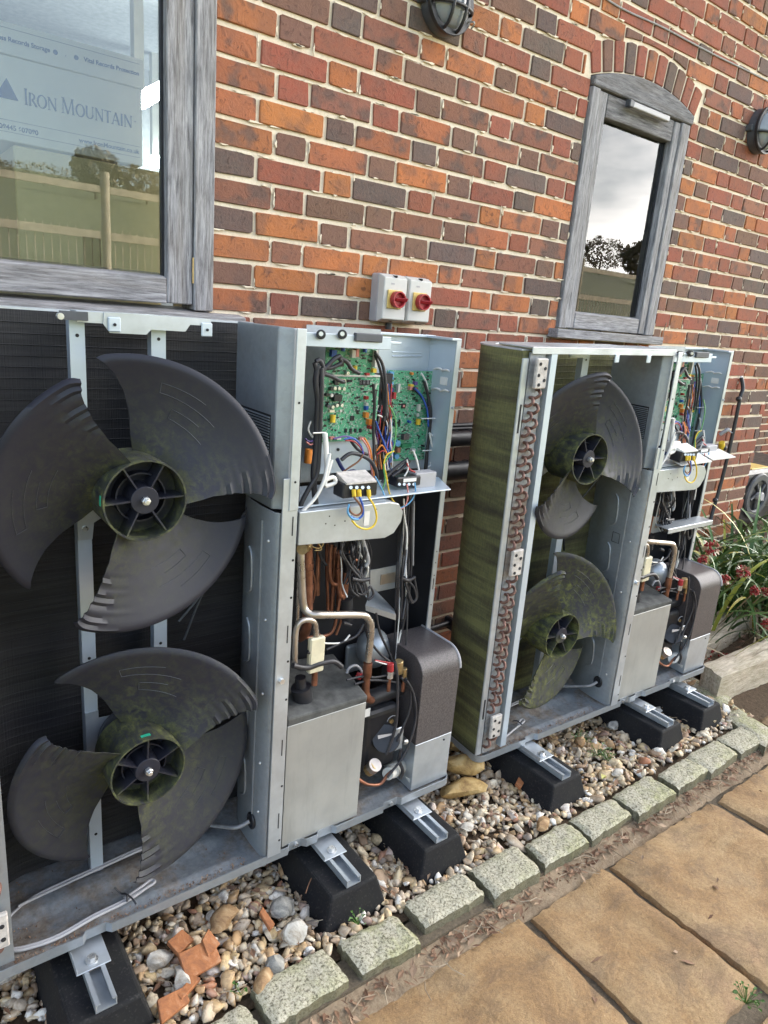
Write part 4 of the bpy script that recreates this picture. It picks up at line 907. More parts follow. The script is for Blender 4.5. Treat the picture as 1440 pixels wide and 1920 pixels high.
obj('tube', MB().tube([(.55, -.03, .215), (1.30, -.03, .240)], .013, 12, False), 'black', lp, smooth=60); obj('clip', MB().box((.952, -.055, .200), (.975, 0, .252)), 'black', lp, bevel=.004)

# ================================================================== WHAT THE GLASS REFLECTS: fence, trees
fe = root('fence', (0, -7, 1.25), label='tall timber post and rail fence on the bank across the yard', cat='fence')
FX = [1.56+2.9*i for i in range(-5, 9)]
for x in FX: obj('post', MB().cyl((x, -7, 1.0), (x, -7, 2.78), .052, 12), 'fencewood', fe, smooth=60)
for zc, hh_ in ((2.62, .075), (2.12, .085)):
    for i in range(len(FX)-1): obj('rail', MB().box((FX[i]+.05, -7.03, zc-hh_/2-.03), (FX[i+1]-.05, -6.98, zc+hh_/2-.03)), 'fencewood', fe)
pk = MB()
for i in range(420):
    x = FX[0]+i*.088; pk.box((x, -7.045, 1.25), (x+.010, -7.035, 2.17))
obj('picket', pk, 'fencewood', fe, kind='stuff')
for i, x in enumerate((.35, .50, .62, .78, .95)): obj('stake', MB().cyl((x-.9, -8.1, 1.2), (x-.9+.02, -8.1, 2.45-.05*i), .022, 8), 'fencewood', label='bare stake %s the fence in the reflected field' % ('first beyond', 'second beyond', 'third beyond', 'fourth beyond', 'fifth beyond')[i], cat='stake')
def tree(x, y, h, wd, label, dens=260, sparse=False):
    z0 = tz(x, y); t = root('tree', (x, y, z0), label=label, cat='tree'); obj('trunk', MB().cyl((x, y, z0-.2), (x, y, z0+h*.6), h*.03, 8, h*.012), 'bark', t)
    rr = np.random.RandomState(int(abs(x*7+y*3))); mb = MB()
    for _ in range(dens):
        a = rr.uniform(0, 6.28); e = rr.uniform(-1, 1); q = rr.uniform(.55, 1)**.6; c = np.array([x+wd*q*math.cos(a)*math.sqrt(1-e*e)*(1+.25*math.sin(3*a)), y+wd*q*math.sin(a)*math.sqrt(1-e*e), z0+h*.58+h*.42*e*q*(1+.15*math.sin(5*a))])
        s_ = rr.uniform(.015, .04)*h*(.7 if sparse else 1); d1 = rr.normal(size=3)*s_; d2 = rr.normal(size=3)*s_; mb.add([c-d1, c-d2, c+d1*.9, c+d2], [(0, 1, 2, 3)])
    obj('crown', mb, 'tree_l', t)
i = 0
names = ['broad', 'narrow', 'round', 'ragged', 'low spreading', 'tall', 'thin topped', 'dense', 'small', 'leaning', 'bushy', 'open crowned', 'squat', 'feathery', 'dark', 'pale', 'clipped', 'wind swept', 'double topped', 'scrubby', 'twiggy', 'bare looking', 'stout', 'slender', 'fan shaped', 'lopsided', 'domed', 'shaggy']
for k, az in enumerate(np.linspace(-12, 74, 26)):
    d_ = 88+14*math.sin(k*2.1); a = R(az); x = -1+d_*math.sin(a); y = -d_*math.cos(a); 
    tree(x, y, 3.4+1.3*math.sin(k*1.7), 2.9+.9*math.cos(k*2.7), '%s hedgerow tree on the skyline of the reflected field' % names[k], 1700, k % 3 == 1)

# ================================================================== THE OUTDOOR UNITS
UO = (-.305, -.60, .14)                       # base centre of the near unit
C0 = np.array([-.3, -.6, .16]); Q = np.array([0.0079, -0.0277, -0.0491]); TR = np.array([1.4319, .0099, .0016])
def rodr(w_):
    t = np.linalg.norm(w_); k = w_/t; K = np.array([[0, -k[2], k[1]], [k[2], 0, -k[0]], [-k[1], k[0], 0]]); return np.eye(3)+math.sin(t)*K+(1-math.cos(t))*K@K
R2 = rodr(Q)
F_ = -.76                                     # front plane
def rr_path(x0, y0, x1, y1, r, n_=5):
    p = []
    for cx, cy, a0 in ((x1-r, y1-r, 0), (x0+r, y1-r, 90), (x0+r, y0+r, 180), (x1-r, y0+r, 270)):
        for i in range(n_+1): a = R(a0+90*i/n_); p.append((cx+r*math.cos(a), cy+r*math.sin(a)))
    return p
def fan(t, cx, cz, rot, mat, seed, spoke0=90, cy=-.752):
    """three bladed fan about an axis along y; hub ring at cy, blades sweep back behind it"""
    rh, rt = .080, .268; rr_ = random.Random(seed); root_ = t
    hub = MB(); hub.ring((0, 0, 0), 'y', rh-.0035, rh, .118, 48)
    hub.ring((0, .055, 0), 'y', .012, rh-.002, .004, 40)
    hub.ring((0, .030, 0), 'y', .046, .049, .028, 32)
    f = obj('fan', hub, mat, t, org=(0, 0, 0), smooth=35); f['_org'] = (0, 0, 0)
    f.location = tuple(np.array((cx, cy, cz))-np.array(t['_org'])); f.rotation_euler = (0, -R(rot), 0)
    obj('hub_cap', MB().cyl((0, .006, 0), (0, .055, 0), .027, 28, .029), mat, f, smooth=35, bevel=.001)
    for k in range(6):
        a = R(spoke0+60*k); c_, s_ = math.cos(a), math.sin(a); mb = MB(); th = .0016
        n_ = (-s_*th, c_*th)
        mb.hexa([(c_*.024-n_[0], .052, s_*.024-n_[1]), (c_*(rh-.002)-n_[0], .052, s_*(rh-.002)-n_[1]), (c_*(rh-.002)+n_[0], .052, s_*(rh-.002)+n_[1]), (c_*.024+n_[0], .052, s_*.024+n_[1]),
                 (c_*.024-n_[0], .008, s_*.024-n_[1]), (c_*(rh-.002)-n_[0], .004, s_*(rh-.002)-n_[1]), (c_*(rh-.002)+n_[0], .004, s_*(rh-.002)+n_[1]), (c_*.024+n_[0], .008, s_*.024+n_[1])])
        obj('spoke', mb, mat, f)
    if seed < 3: obj('sticker', MB().ring((0, .012, 0), 'y', .0799, .0808, .008, 6, (R((172, 62)[seed-1]), R((186, 76)[seed-1]))), 'teal', f)
    obj('bolt', MB().cyl((0, -.004, 0), (0, .006, 0), .0085, 6).cyl((0, -.010, 0), (0, -.004, 0), .005, 12), 'zinc', f, bevel=.0008)
    # blade: u along the sweep (0 trailing edge .. 1 leading edge), v root .. tip
    for b in range(3):
        mb = MB(); nu, nv = 60, 26; fr = []; bk = []
        for j in range(nv+1):
            v_ = j/nv; r = rh-.004+(rt-rh+.004)*v_
            lead = np.interp(v_, [0, .16, .40, .62, .80, .92, 1], [88, 91, 92, 95, 99, 102, 105])
            trail = np.interp(v_, [0, .10, .30, .55, .8, 1], [-10, -5.5, .5, 2.5, 1.5, -1.5])
            for i in range(nu+1):
                u = i/nu; th = R(trail+(lead-trail)*u)
                # rounded outer corners
                rr2 = r
                if v_ > .8: rr2 = r-(.010*max(0, 1-u/.05)**2+.004*max(0, (u-.96)/.04)**2)*((v_-.8)/.2)
                dep = .006+.100*u**1.1*(.88+.12*v_)+.010*math.sin(math.pi*u)*(1-v_)-.034*(v_**2)*(1-.25*u)
                # ripples near the trailing edge towards the tip
                if v_ > .38: dep += .0040*math.sin((v_-.38)*2*math.pi*9.5/.62)*max(0, 1-u/.24)**.8*min(1, (v_-.38)/.12)
                if .93 < v_: dep += .010*((v_-.93)/.07)**2
                p = (rr2*math.cos(th), dep, rr2*math.sin(th)); fr.append(p); bk.append((p[0], p[1]+.0028, p[2]))
        W_ = nu+1; Nn = len(fr); mb.v = fr+bk
        for j in range(nv):
            for i in range(nu): a = j*W_+i; mb.f += [(a, a+W_, a+W_+1, a+1), (Nn+a, Nn+a+1, Nn+a+W_+1, Nn+a+W_)]
        per = list(range(W_))+[j*W_+nu for j in range(1, nv+1)]+[nv*W_+i for i in range(nu-1, -1, -1)]+[j*W_ for j in range(nv-1, 0, -1)]
        mb.f += [(per[a], per[(a+1) % len(per)], Nn+per[(a+1) % len(per)], Nn+per[a]) for a in range(len(per))]
        # moulded outlines on the blade face
        rots = R(120*b); c_, s_ = math.cos(rots), math.sin(rots)
        mb.v = [(x*c_-z*s_, y, x*s_+z*c_) for x, y, z in mb.v]; bl = obj('blade', mb, mat, f, smooth=50)
        def sp(u, v_):
            r = rh-.004+(rt-rh+.004)*v_; lead = np.interp(v_, [0, .16, .40, .62, .80, .92, 1], [88, 91, 92, 95, 99, 102, 105]); trail = np.interp(v_, [0, .10, .30, .55, .8, 1], [-10, -5.5, .5, 2.5, 1.5, -1.5])
            th = R(trail+(lead-trail)*u)+rots; dep = .006+.100*u**1.1*(.88+.12*v_)+.010*math.sin(math.pi*u)*(1-v_)-.034*(v_**2)*(1-.25*u); return (r*math.cos(th), dep-.0006, r*math.sin(th))
        for va, vb, ua, ub in ((.42, .54, .42, .72), (.64, .76, .44, .80)):
            pth = [sp(ua, va)]+[sp(ua+(ub-ua)*k/10, va+.02*k/10) for k in range(1, 11)]+[sp(ub-.01, vb)]+[sp(ub-(ub-ua)*k/10, vb-.01*k/10) for k in range(1, 8)]
            obj('moulded_line', MB().tube(pth, .0006, 4, False), 'darkgrey', f)
    return f

def unit(second, label):
    t = root('outdoor_unit', UO, label=label, cat='heat pump', group=None); moss2 = second
    G, G2 = 'galv', 'galv2'
    # --- base pan
    x0, x1, y0, y1 = -.945, .328, F_, -.440
    mb = MB(); pth = rr_path(x0, y0, x1, y1, .030); 
    # notches along the front edge
    fl = []
    for p in pth: fl.append(p)
    nots = [(-.700, .05), (-.205, .045), (-.115, .05), (.105, .055)]
    i3 = max(i for i, p in enumerate(fl) if p[1] < y0+.004 and p[0] < -.5)
    ins = []
    for nx_, w_ in nots: ins += [(nx_-w_/2-.006, y0), (nx_-w_/2+.002, y0+.010), (nx_+w_/2-.006, y0+.010), (nx_+w_/2+.004, y0)]
    fl = fl[:i3+1]+ins+fl[i3+1:]
    n_ = len(fl); cx, cy = (x0+x1)/2, (y0+y1)/2
    def inset(p, d): return (p[0]-d*np.sign(p[0]-cx)*(1 if abs(abs(p[0]-cx)-(x1-x0)/2) < .035 else 0), p[1]-d*np.sign(p[1]-cy))
    rings = [([p for p in fl], .140), ([p for p in fl], .163), ([inset(p, .0025) for p in fl], .163), ([inset(p, .003) for p in fl], .150)]
    for pr, z in rings: mb.v += [(p[0], p[1], z) for p in pr]
    for k in range(3): mb.f += [(k*n_+i, k*n_+(i+1) % n_, (k+1)*n_+(i+1) % n_, (k+1)*n_+i) for i in range(n_)]
    mb.f.append(tuple(range(n_))[::-1])
    pan = obj('base_pan', mb, G, t, smooth=30)
    fm = MB(); nx, ny = 90, 22
    for j in range(ny+1):
        for i in range(nx+1):
            x = x0+.003+(x1-x0-.006)*i/nx; y = y0+.013+(y1-y0-.016)*j/ny
            h = .1505
            if -.88 < x < -.34: h += .010*max(0, 1-abs((y+.615)/.034)**3)*min(1, (x+.88)/.03, (-.34-x)/.03)
            if -.90 < x < -.34: h += .007*max(0, 1-abs((y+.715)/.014)**2)*min(1, (x+.90)/.03, (-.34-x)/.03)
            if x > .0: h += .006*max(0, 1-abs((y+.70)/.02)**2)
            fm.v.append((x, y, h))
    fm.f = [(j*(nx+1)+i, j*(nx+1)+i+1, (j+1)*(nx+1)+i+1, (j+1)*(nx+1)+i) for j in range(ny) for i in range(nx)]
    obj('tray_floor', fm, 'pan', pan, smooth=60)
    for nx_ in (-.205, .105): obj('screw', MB().cyl((nx_, y0+.004, .152), (nx_, y0+.012, .152), .006, 8), 'zinc', pan)
    # debris in the pan
    mb = MB(); rs_ = random.Random(3+second)
    for _ in range(900):
        q = rs_.random(); x = rs_.uniform(-.93, -.34) if q < .8 else rs_.uniform(-.93, -.80); y = F_+.014+abs(rs_.gauss(0, .016)) if q < .65 else rs_.uniform(F_+.02, -.52)
        a = rs_.uniform(0, 6.3); L = rs_.uniform(.001, .0045); mb.add([(x, y, .152), (x+L*math.cos(a), y+L*math.sin(a), .1535+L*.6), (x+L*math.cos(a+1.3), y+L*math.sin(a+1.3), .1525)], [(0, 1, 2)])
    obj('dirt', mb, 'litter', t, kind='stuff')
    # --- coil: back face, rounded corner, left side face
    xo, yo, rc = -.938, -.468, .155; zt = 1.444; pth = [(-.250, yo)]+[(xo+rc+rc*math.cos(R(a)), yo-rc+rc*math.sin(R(a))) for a in range(90, 181, 9)]+[(xo, -.738)]
    pin = [(-.250, yo-.042)]+[(xo+rc+(rc-.042)*math.cos(R(a)), yo-rc+(rc-.042)*math.sin(R(a))) for a in range(90, 181, 9)]+[(xo+.042, -.738)]
    cm = MB(); k = len(pth); zs = [.158+(zt-.158)*i/56 for i in range(57)]
    pts = []
    for zi, z in enumerate(zs):
        d = .0010 if zi % 2 else 0
        pts.append([(p[0], p[1], z) for p in pth]+[(q[0]+(0 if abs(q[0]+.25) < 1e-6 else 0), q[1], z) for q in pin[::-1]])
    L_ = 2*k
    for row_ in pts: cm.v += row_
    cm.f = [(zi*L_+i, zi*L_+(i+1) % L_, (zi+1)*L_+(i+1) % L_, (zi+1)*L_+i) for zi in range(56) for i in range(L_)]
    cm.f += [tuple(range(L_))[::-1], tuple(56*L_+i for i in range(L_))]
    co_ = obj('coil', cm, 'coil_g2' if second else 'coil', t, smooth=40)
    tb = MB()          # tube rows show as faint ribs through the fins
    for i in range(60):
        z = .170+i*.0212
        if z > zt-.01: break
        tb.tube([(-.252, yo-.0425, z)]+[(q[0], q[1], z) for q in pin[1:]], .0012, 4, False, False)
        tb.tube([(q[0]-.0, q[1], z+.003*0) for q in pth[3:]], .0010, 4, False, False)
    obj('fin_rib', tb, ('coil_g2' if second else 'coil'), co_, kind='stuff')
    obj('top_seal', MB().ext([(p[0]-.002, p[1]+.002, zt) for p in pth]+[(q[0], q[1], zt) for q in pin[::-1]], (0, 0, .004)), G2, co_)
    # end plate with the copper return bends
    obj('end_plate', MB().box((-.944, -.750, .165), (-.922, -.742, 1.425)), G2, t, bevel=.002)
    obj('end_plate', MB().box((-.918, -.748, .165), (-.860, -.7425, 1.440)), 'pan' if second else G, t)
    obj('slot', MB().box((-.936, -.7515, .30), (-.931, -.7495, .37)).box((-.936, -.7515, 1.22), (-.931, -.7495, 1.30)), 'hole', t)
    rb = random.Random(9)
    for i in range(29):
        z = .205+i*.0424
        for cxx, dz in ((-.908, 0), (-.884, .0212)):
            if any(a < z+dz < b for a, b in ((.228, .312), (.792, .872), (1.347, 1.422))): continue
            a = rb.uniform(-.15, .15); dx = .006+a*.01
            pts_ = [(cxx-dx, -.745, z+dz-.011), (cxx-dx, -.758, z+dz-.0108), (cxx, -.7685, z+dz), (cxx+dx, -.758, z+dz+.0108), (cxx+dx, -.745, z+dz+.011)]
            obj('return_bend', MB().tube(pts_, .0046, 8), 'copper_old', t, smooth=60)
    for zc in (.270, .832, 1.386):
        hp_ = obj('header_plate', MB().box((-.912, -.772, zc-.041), (-.868, -.760, zc+.041)), 'whiteplate', t, bevel=.003)
        for dx, dz in ((-.010, .026), (.010, .014), (-.012, -.004), (.011, -.018), (-.008, -.030)):
            obj('hole', MB().cyl((-.890+dx, -.7735, zc+dz), (-.890+dx, -.770, zc+dz), .0048, 12), 'hole', hp_)
    # --- motor posts and brackets
    for xa, xb in ((-.668, -.640), (-.512, -.482)):
        pm = MB(); pm.box((xa, -.582, .152), (xb, -.579, 1.446)).box((xa, -.579, .152), (xa+.002, -.558, 1.446)).box((xb-.002, -.579, .152), (xb, -.558, 1.446))
        ps = obj('motor_post', pm, 'paleblue', t)
        for zz in (1.405, .72, .26): obj('hole', MB().cyl(((xa+xb)/2, -.5828, zz), ((xa+xb)/2, -.580, zz), .0035, 10), 'hole', ps)
    for zf, nm_ in ((1.114, 0), (.514, 1)):
        mb = MB(); zc = zf
        mb.ext([(-.668, -.5865, zc-.12), (-.640, -.5865, zc-.12), (-.636, -.5865, zc-.085), (-.566, -.5865, zc-.045), (-.482, -.5865, zc-.045), (-.482, -.5865, zc+.045), (-.640, -.5865, zc+.055), (-.640, -.5865, zc+.075), (-.668, -.5865, zc+.075)], (0, .0035, 0))
        br_ = obj('motor_bracket', mb, 'galv2', t)
        obj('screw', MB().cyl((-.654, -.591, zc-.095), (-.654, -.586, zc-.095), .006, 8), 'zinc', br_)
        mo = obj('motor', MB().cyl((-.575, -.600, zc), (-.575, -.672, zc), .058, 28, .054).cyl((-.575, -.672, zc), (-.575, -.700, zc), .030, 20), 'black', t, smooth=40)
        obj('flange', MB().cyl((-.575, -.588, zc), (-.575, -.600, zc), .070, 28), 'darkgrey', mo, smooth=40)
    # --- channel across the top
    obj('top_channel', MB().box((-.66, -.604, 1.430), (-.47, -.600, 1.452)).box((-.66, -.600, 1.448), (-.395, -.560, 1.452)), 'galv2', t, bevel=.001)
    ch = obj('top_channel', MB().ext([(-.610, -.6065, 1.452), (-.395, -.6065, 1.452), (-.395, -.6065, 1.438), (-.440, -.6065, 1.438), (-.450, -.6065, 1.424), (-.520, -.6065, 1.424), (-.530, -.6065, 1.414), (-.600, -.6065, 1.414), (-.612, -.6065, 1.430)], (0, .002, 0)), 'galv2', t)
    for xx in (-.592, -.405):
        tg = obj('screw_tab', MB().box((xx-.012, -.611, 1.416), (xx+.012, -.607, 1.444)), 'paleblue', t, bevel=.002); obj('screw', MB().cyl((xx, -.6135, 1.430), (xx, -.6105, 1.430), .003, 8), 'hole', tg)
    if not second:
        obj('grey_clip', MB().box((-.690, -.610, 1.434), (-.640, -.606, 1.450)), 'darkgrey', t); obj('screw', MB().cyl((-.690, -.620, 1.440), (-.690, -.606, 1.440), .006, 10), 'zinc', t)
    else:
        obj('top_rail', MB().box((-.920, -.757, 1.437), (-.28, -.752, 1.455)).box((-.920, -.757, 1.452), (-.28, -.62, 1.456)), 'galv2', t, bevel=.001)
        obj('front_post', MB().box((-.845, -.757, .17), (-.822, -.753, 1.437)).box((-.845, -.753, .17), (-.842, -.725, 1.437)), 'paleblue', t)
        for xx in (-.57, -.42): obj('screw_tab', MB().box((xx-.010, -.761, 1.415), (xx+.010, -.757, 1.440)), 'paleblue', t, bevel=.002)
    # --- partition: upper louvred box side, lower curved wall, front strips
    px_ = -.300
    us = obj('control_box_side', MB().hexa([(px_, -.725, 1.062), (-.272, -.742, 1.062), (-.262, -.742, 1.062), (px_+.012, -.53, 1.062), (px_, -.725, 1.449), (-.272, -.742, 1.449), (-.262, -.742, 1.449), (px_+.012, -.53, 1.449)]).hexa([(px_, -.725, 1.062), (px_+.012, -.725, 1.062), (px_+.012, -.53, 1.062), (px_, -.53, 1.062), (px_, -.725, 1.449), (px_+.012, -.725, 1.449), (px_+.012, -.53, 1.449), (px_, -.53, 1.449)]), G, t, bevel=.002)
    for i in range(17):
        z = 1.163+i*.0060; lm = MB(); lm.hexa([(px_-.0045, -.704, z), (px_+.001, -.704, z-.002), (px_+.001, -.556, z-.002), (px_-.0045, -.556, z), (px_-.0045, -.704, z+.0012), (px_+.001, -.704, z+.0028), (px_+.001, -.556, z+.0028), (px_-.0045, -.556, z+.0012)])
        obj('louvre', lm, G, us)
    obj('louvre_slot', MB().box((px_-.0008, -.706, 1.158), (px_+.001, -.554, 1.266)), 'hole', us)
    lw = MB(); prof = [(-.250, -.470), (-.262, -.530), (-.290, -.580), (-.306, -.630), (-.308, -.690), (-.305, -.745), (-.296, -.757)]
    for z in (.158, 1.060): lw.v += [(a, b, z) for a, b in prof]
    lw.v += [(a+.004, b+.001, z) for z in (.158, 1.060) for a, b in prof]; k = len(prof)
    lw.f = [(i, i+1, k+i+1, k+i) for i in range(k-1)]+[(2*k+i, 3*k+i, 3*k+i+1, 2*k+i+1) for i in range(k-1)]+[(k+i, k+i+1, 3*k+i+1, 3*k+i) for i in range(k-1)]
    pw = obj('partition_wall', lw, G, t, smooth=60)
    for z in (.30, .50, .68, .86): # pressed ribs
        obj('pressed_rib', MB().tube([(-.3085, -.640, z+.09), (-.309, -.655, z+.07), (-.3095, -.660, z), (-.309, -.648, z-.02), (-.3085, -.632, z-.03)], .0028, 6), G, pw, smooth=60)
    obj('pressed_rib', MB().tube([(-.3085, -.700, 1.03), (-.3095, -.702, .25)], .0022, 6, False), G, pw, smooth=60)
    for z in (.99, .80, .61, .42, .28): obj('rivet', MB().ball((-.306, -.728, z), .0042), 'zinc', pw, smooth=60)
    if second:
        for yy, z in ((-.655, .78), (-.64, .60)): obj('knockout', MB().tube([(-.3092, yy, z), (-.3092, yy-.03, z), (-.3092, yy-.03, z+.035), (-.3092, yy, z+.035), (-.3092, yy, z)], .0012, 4, False), 'hole', pw)
    obj('grommet', MB().tube([(-.3105, -.700+.016*math.cos(R(a)), .235+.019*math.sin(R(a))) for a in range(0, 361, 24)], .004, 8, False).cyl((-.3085, -.700, .235), (-.3100, -.700, .235), .015, 16), 'black', pw, smooth=60)
    s1 = obj('front_strip', MB().box((-.2935, -.762, .158), (-.2560, -.7575, 1.138)), G2, t, bevel=.001)
    s2 = obj('front_strip', MB().box((-.2785, -.7645, 1.066), (-.2560, -.7600, 1.450)), G2, t, bevel=.001)
    for z in (1.30, 1.13): obj('hole', MB().cyl((-.267, -.7652, z), (-.267, -.763, z), .0028, 8), 'hole', s2)
    for z, sl in ((1.03, 1), (.95, 0), (.86, 0), (.77, 1), (.70, 0), (.60, 0), (.47, 1), (.36, 0), (.26, 1), (.20, 0)):
        obj('slot' if sl else 'hole', MB().box((-.268, -.7628, z-.022), (-.2655, -.7612, z+.022)) if sl else MB().cyl((-.262, -.7628, z), (-.262, -.7612, z), .003, 8), 'hole', s1)
    obj('hex_screw', MB().cyl((-.278, -.770, .655), (-.278, -.762, .655), .007, 6), 'zinc', s1)
    # --- right hand back panel with its return, pale upper part and black lined lower part
    yb_ = -.462
    obj('back_panel', MB().box((-.28, yb_, 1.055), (.332, yb_+.004, 1.437)), 'paleblue', t)
    obj('back_lining', MB().box((-.25, yb_-.002, .158), (.330, yb_+.004, 1.053)), 'blackfoam', t)
    obj('side_panel', MB().box((.330, -.582, .47), (.334, yb_+.004, 1.437)), 'paleblue', t)
    obj('side_lining', MB().box((.3265, -.580, .47), (.3295, yb_-.002, 1.040)), 'blackfoam', t)
    se = obj('side_strip', MB().box((.318, -.588, .44), (.335, -.5825, 1.440)), 'galv2', t, bevel=.001)
    for z in (.83, .795, .755, .66, .52): obj('hole', MB().cyl((.326, -.5888, z), (.326, -.587, z), .0018, 8), 'hole', se)
    obj('slot', MB().box((.3245, -.5888, .71), (.327, -.587, .745)), 'hole', se); obj('screw', MB().cyl((.327, -.592, 1.255), (.327, -.587, 1.255), .004, 10), 'galv', se)
    obj('top_lip', MB().box((.055, -.480, 1.437), (.334, -.458, 1.444)).box((.300, -.588, 1.437), (.334, -.458, 1.443)), 'paleblue', t, bevel=.001)
    obj('pressed_swage', MB().tube([Y(735, 668, yb_), Y(790, 668, yb_)], .0025, 6, False).tube([Y(735, 660, yb_), Y(790, 662, yb_)], .002, 6, False), 'paleblue', t, smooth=60)
    a = X(826, 706, .3292); b = X(838, 723, .3292); obj('mark', MB().box((.3285, a[1], a[2]), (.3298, b[1], b[2])), 'white', t)
    for px, py in ((822, 692), (836, 695), (818, 730), (834, 733)): obj('cable_clip', MB().tube([X(px-8, py, .326), X(px, py-2, .322), X(px+7, py+1, .326)], .0030, 6), 'white', t, smooth=60)
    # --- electronics
    def P(px, py, y): return Y(px, py, y)
    bx = root('electrics', UO, label=None) if False else t
    # heat sink plate and carriers
    obj('carrier_plate', MB().box(P(560, 905, -.535), tuple(np.array(P(716, 618, -.540))+np.array([0, .004, 0]))), 'galv', t)
    obj('black_duct', MB().box((-.243, -.700, 1.02), (-.215, -.560, 1.425)), 'blackfoam', t, bevel=.003)
    obj('top_plate', MB().box((-.235, -.700, 1.425), (.040, -.560, 1.431)).box((-.235, -.705, 1.412), (.005, -.702, 1.441)), 'paleblue', t, bevel=.001)
    for px in (602, 642): obj('capacitor_cap', MB().cyl(P(px, 627, -.715), P(px, 627, -.700), .0105, 14), 'black', t, bevel=.001); obj('stud', MB().cyl(P(px, 626, -.722), P(px, 626, -.712), .005, 10), 'zinc', t)
    obj('filter_box', MB().box(P(668, 624, -.712), tuple(np.array(P(712, 642, -.700)))), 'darkgrey', t, bevel=.002)
    obj('insulator', MB().box(P(612, 638, -.640), tuple(np.array(P(655, 644, -.62)))), 'red', t)
    rr_ = random.Random(21)
    def board(c1, c2, y, comps, nm='circuit_board'):
        a = P(*c1, y); b = P(*c2, y); bo = obj(nm, MB().box((a[0], y, b[2]), (b[0], y+.0025, a[2])), 'board', t)
        for name_, px, py, w_, h_, d_, mat_ in comps:
            c = P(px, py, y-.0005); w2, h2 = w_/2, h_/2
            if name_ == 'capacitor': mb = MB().cyl((c[0], y-d_, c[2]), (c[0], y-.0005, c[2]), w2, 14)
            elif name_ == 'coil_winding': mb = MB().cyl((c[0], y-.001-w2, c[2]-h2), (c[0], y-.001-w2, c[2]+h2), w2, 14)
            else: mb = MB().box((c[0]-w2, y-d_, c[2]-h2), (c[0]+w2, y-.0005, c[2]+h2))
            obj(name_, mb, mat_, bo)
        sm = MB(); cols_ = int((b[0]-a[0])/.006)
        for _ in range(int(cols_*(a[2]-b[2])/.006*.46)):
            x = rr_.uniform(a[0]+.004, b[0]-.004); z = rr_.uniform(b[2]+.004, a[2]-.004); s_ = rr_.uniform(.0008, .0022); q = rr_.choice((1, 2.2)); sm.box((x-s_*q, y-.002, z-s_), (x+s_*q, y-.0003, z+s_))
        h = len(sm.f)//6; ma = MB(); mb_ = MB(); mc = MB()
        for i in range(h): (ma if i % 3 == 0 else mb_ if i % 3 == 1 else mc).add(sm.v[i*8:i*8+8], [tuple(j-i*8 for j in f_) for f_ in sm.f[i*6:i*6+6]])
        for q, mt2 in ((ma, 'pcbtrace'), (mb_, 'black'), (mc, 'pcbtrace')):
            if q.v: obj('small_component', q, mt2, bo, kind='stuff')
        return bo
    B1 = board((612, 646), (702, 706), -.612, [('connector', 622, 662, .014, .016, .012, 'blue'), ('coil_winding', 641, 651, .010, .018, .01, 'blue'), ('coil_winding', 682, 653, .010, .018, .01, 'blue'), ('connector', 659, 663, .010, .018, .012, 'whitepl'),
          ('connector', 666, 661, .008, .018, .012, 'pink'), ('coil_winding', 663, 690, .011, .012, .01, 'yellow'), ('capacitor', 648, 699, .009, .009, .012, 'zinc'), ('connector', 698, 694, .010, .010, .012, 'yellow'), ('connector', 686, 701, .010, .006, .01, 'red'),
          ('chip', 640, 684, .012, .008, .003, 'black'), ('connector', 700, 672, .007, .040, .014, 'whitepl')])
    obj('board_frame', MB().box(P(608, 641, -.618), tuple(np.array(P(706, 644, -.600)))), 'whitepl', t)
    comps = [('display', 683, 717, .028, .012, .006, 'hole'), ('chip', 655, 714, .012, .006, .005, 'hole'), ('connector', 638, 714, .020, .009, .01, 'cream'), ('relay', 629, 745, .022, .016, .014, 'black'), ('chip', 660, 784, .011, .012, .003, 'hole'),
             ('coil_winding', 621, 784, .013, .018, .012, 'yellow'), ('connector', 684, 745, .008, .008, .012, 'red'), ('connector', 684, 764, .007, .009, .012, 'blue'), ('connector', 684, 757, .007, .006, .012, 'whitepl'), ('connector', 683, 777, .010, .013, .014, 'orange'), ('connector', 689, 790, .010, .014, .014, 'orange'), ('connector', 690, 800, .008, .008, .014, 'red'),
             ('connector', 620, 770, .014, .006, .008, 'cream'), ('chip', 638, 770, .006, .006, .004, 'whitepl'), ('connector', 620, 820, .012, .006, .01, 'pink'), ('connector', 632, 821, .012, .006, .01, 'whitepl'), ('connector', 676, 821, .016, .006, .01, 'pink')]
    comps += [('capacitor', x, y_, .0085, .0085, .012, m_) for x, y_, m_ in ((618, 728, 'black'), (624, 727, 'zinc'), (632, 727, 'zinc'), (641, 728, 'zinc'), (610, 739, 'black'), (618, 740, 'whitepl'), (612, 760, 'darkgrey'), (620, 762, 'zinc'), (628, 759, 'zinc'), (637, 759, 'zinc'), (626, 716, 'black'))]
    comps += [('chip', 648+i*9, 807, .006, .010, .003, 'hole') for i in range(4)]
    B2 = board((604, 706), (703, 824), -.610, comps)
    for i in range(3): # seven segment display digits
        c = P(676+i*7, 717, -.6170); mb = MB()
        for sx_, sz_, w_, h_ in ((0, .0040, .0036, .0007), (0, 0, .0036, .0007), (0, -.0040, .0036, .0007), (-.0019, .002, .0007, .0034), (.0019, .002, .0007, .0034), (-.0019, -.002, .0007, .0034), (.0019, -.002, .0007, .0034)):
            mb.box((c[0]+sx_-w_/2, c[1], c[2]+sz_-h_/2), (c[0]+sx_+w_/2, c[1]+.0004, c[2]+sz_+h_/2))
        obj('display_digit', mb, 'grey', B2)
    obj('board_frame', MB().box(P(602, 702, -.616), tuple(np.array(P(706, 705, -.596)))), 'whitepl', t)
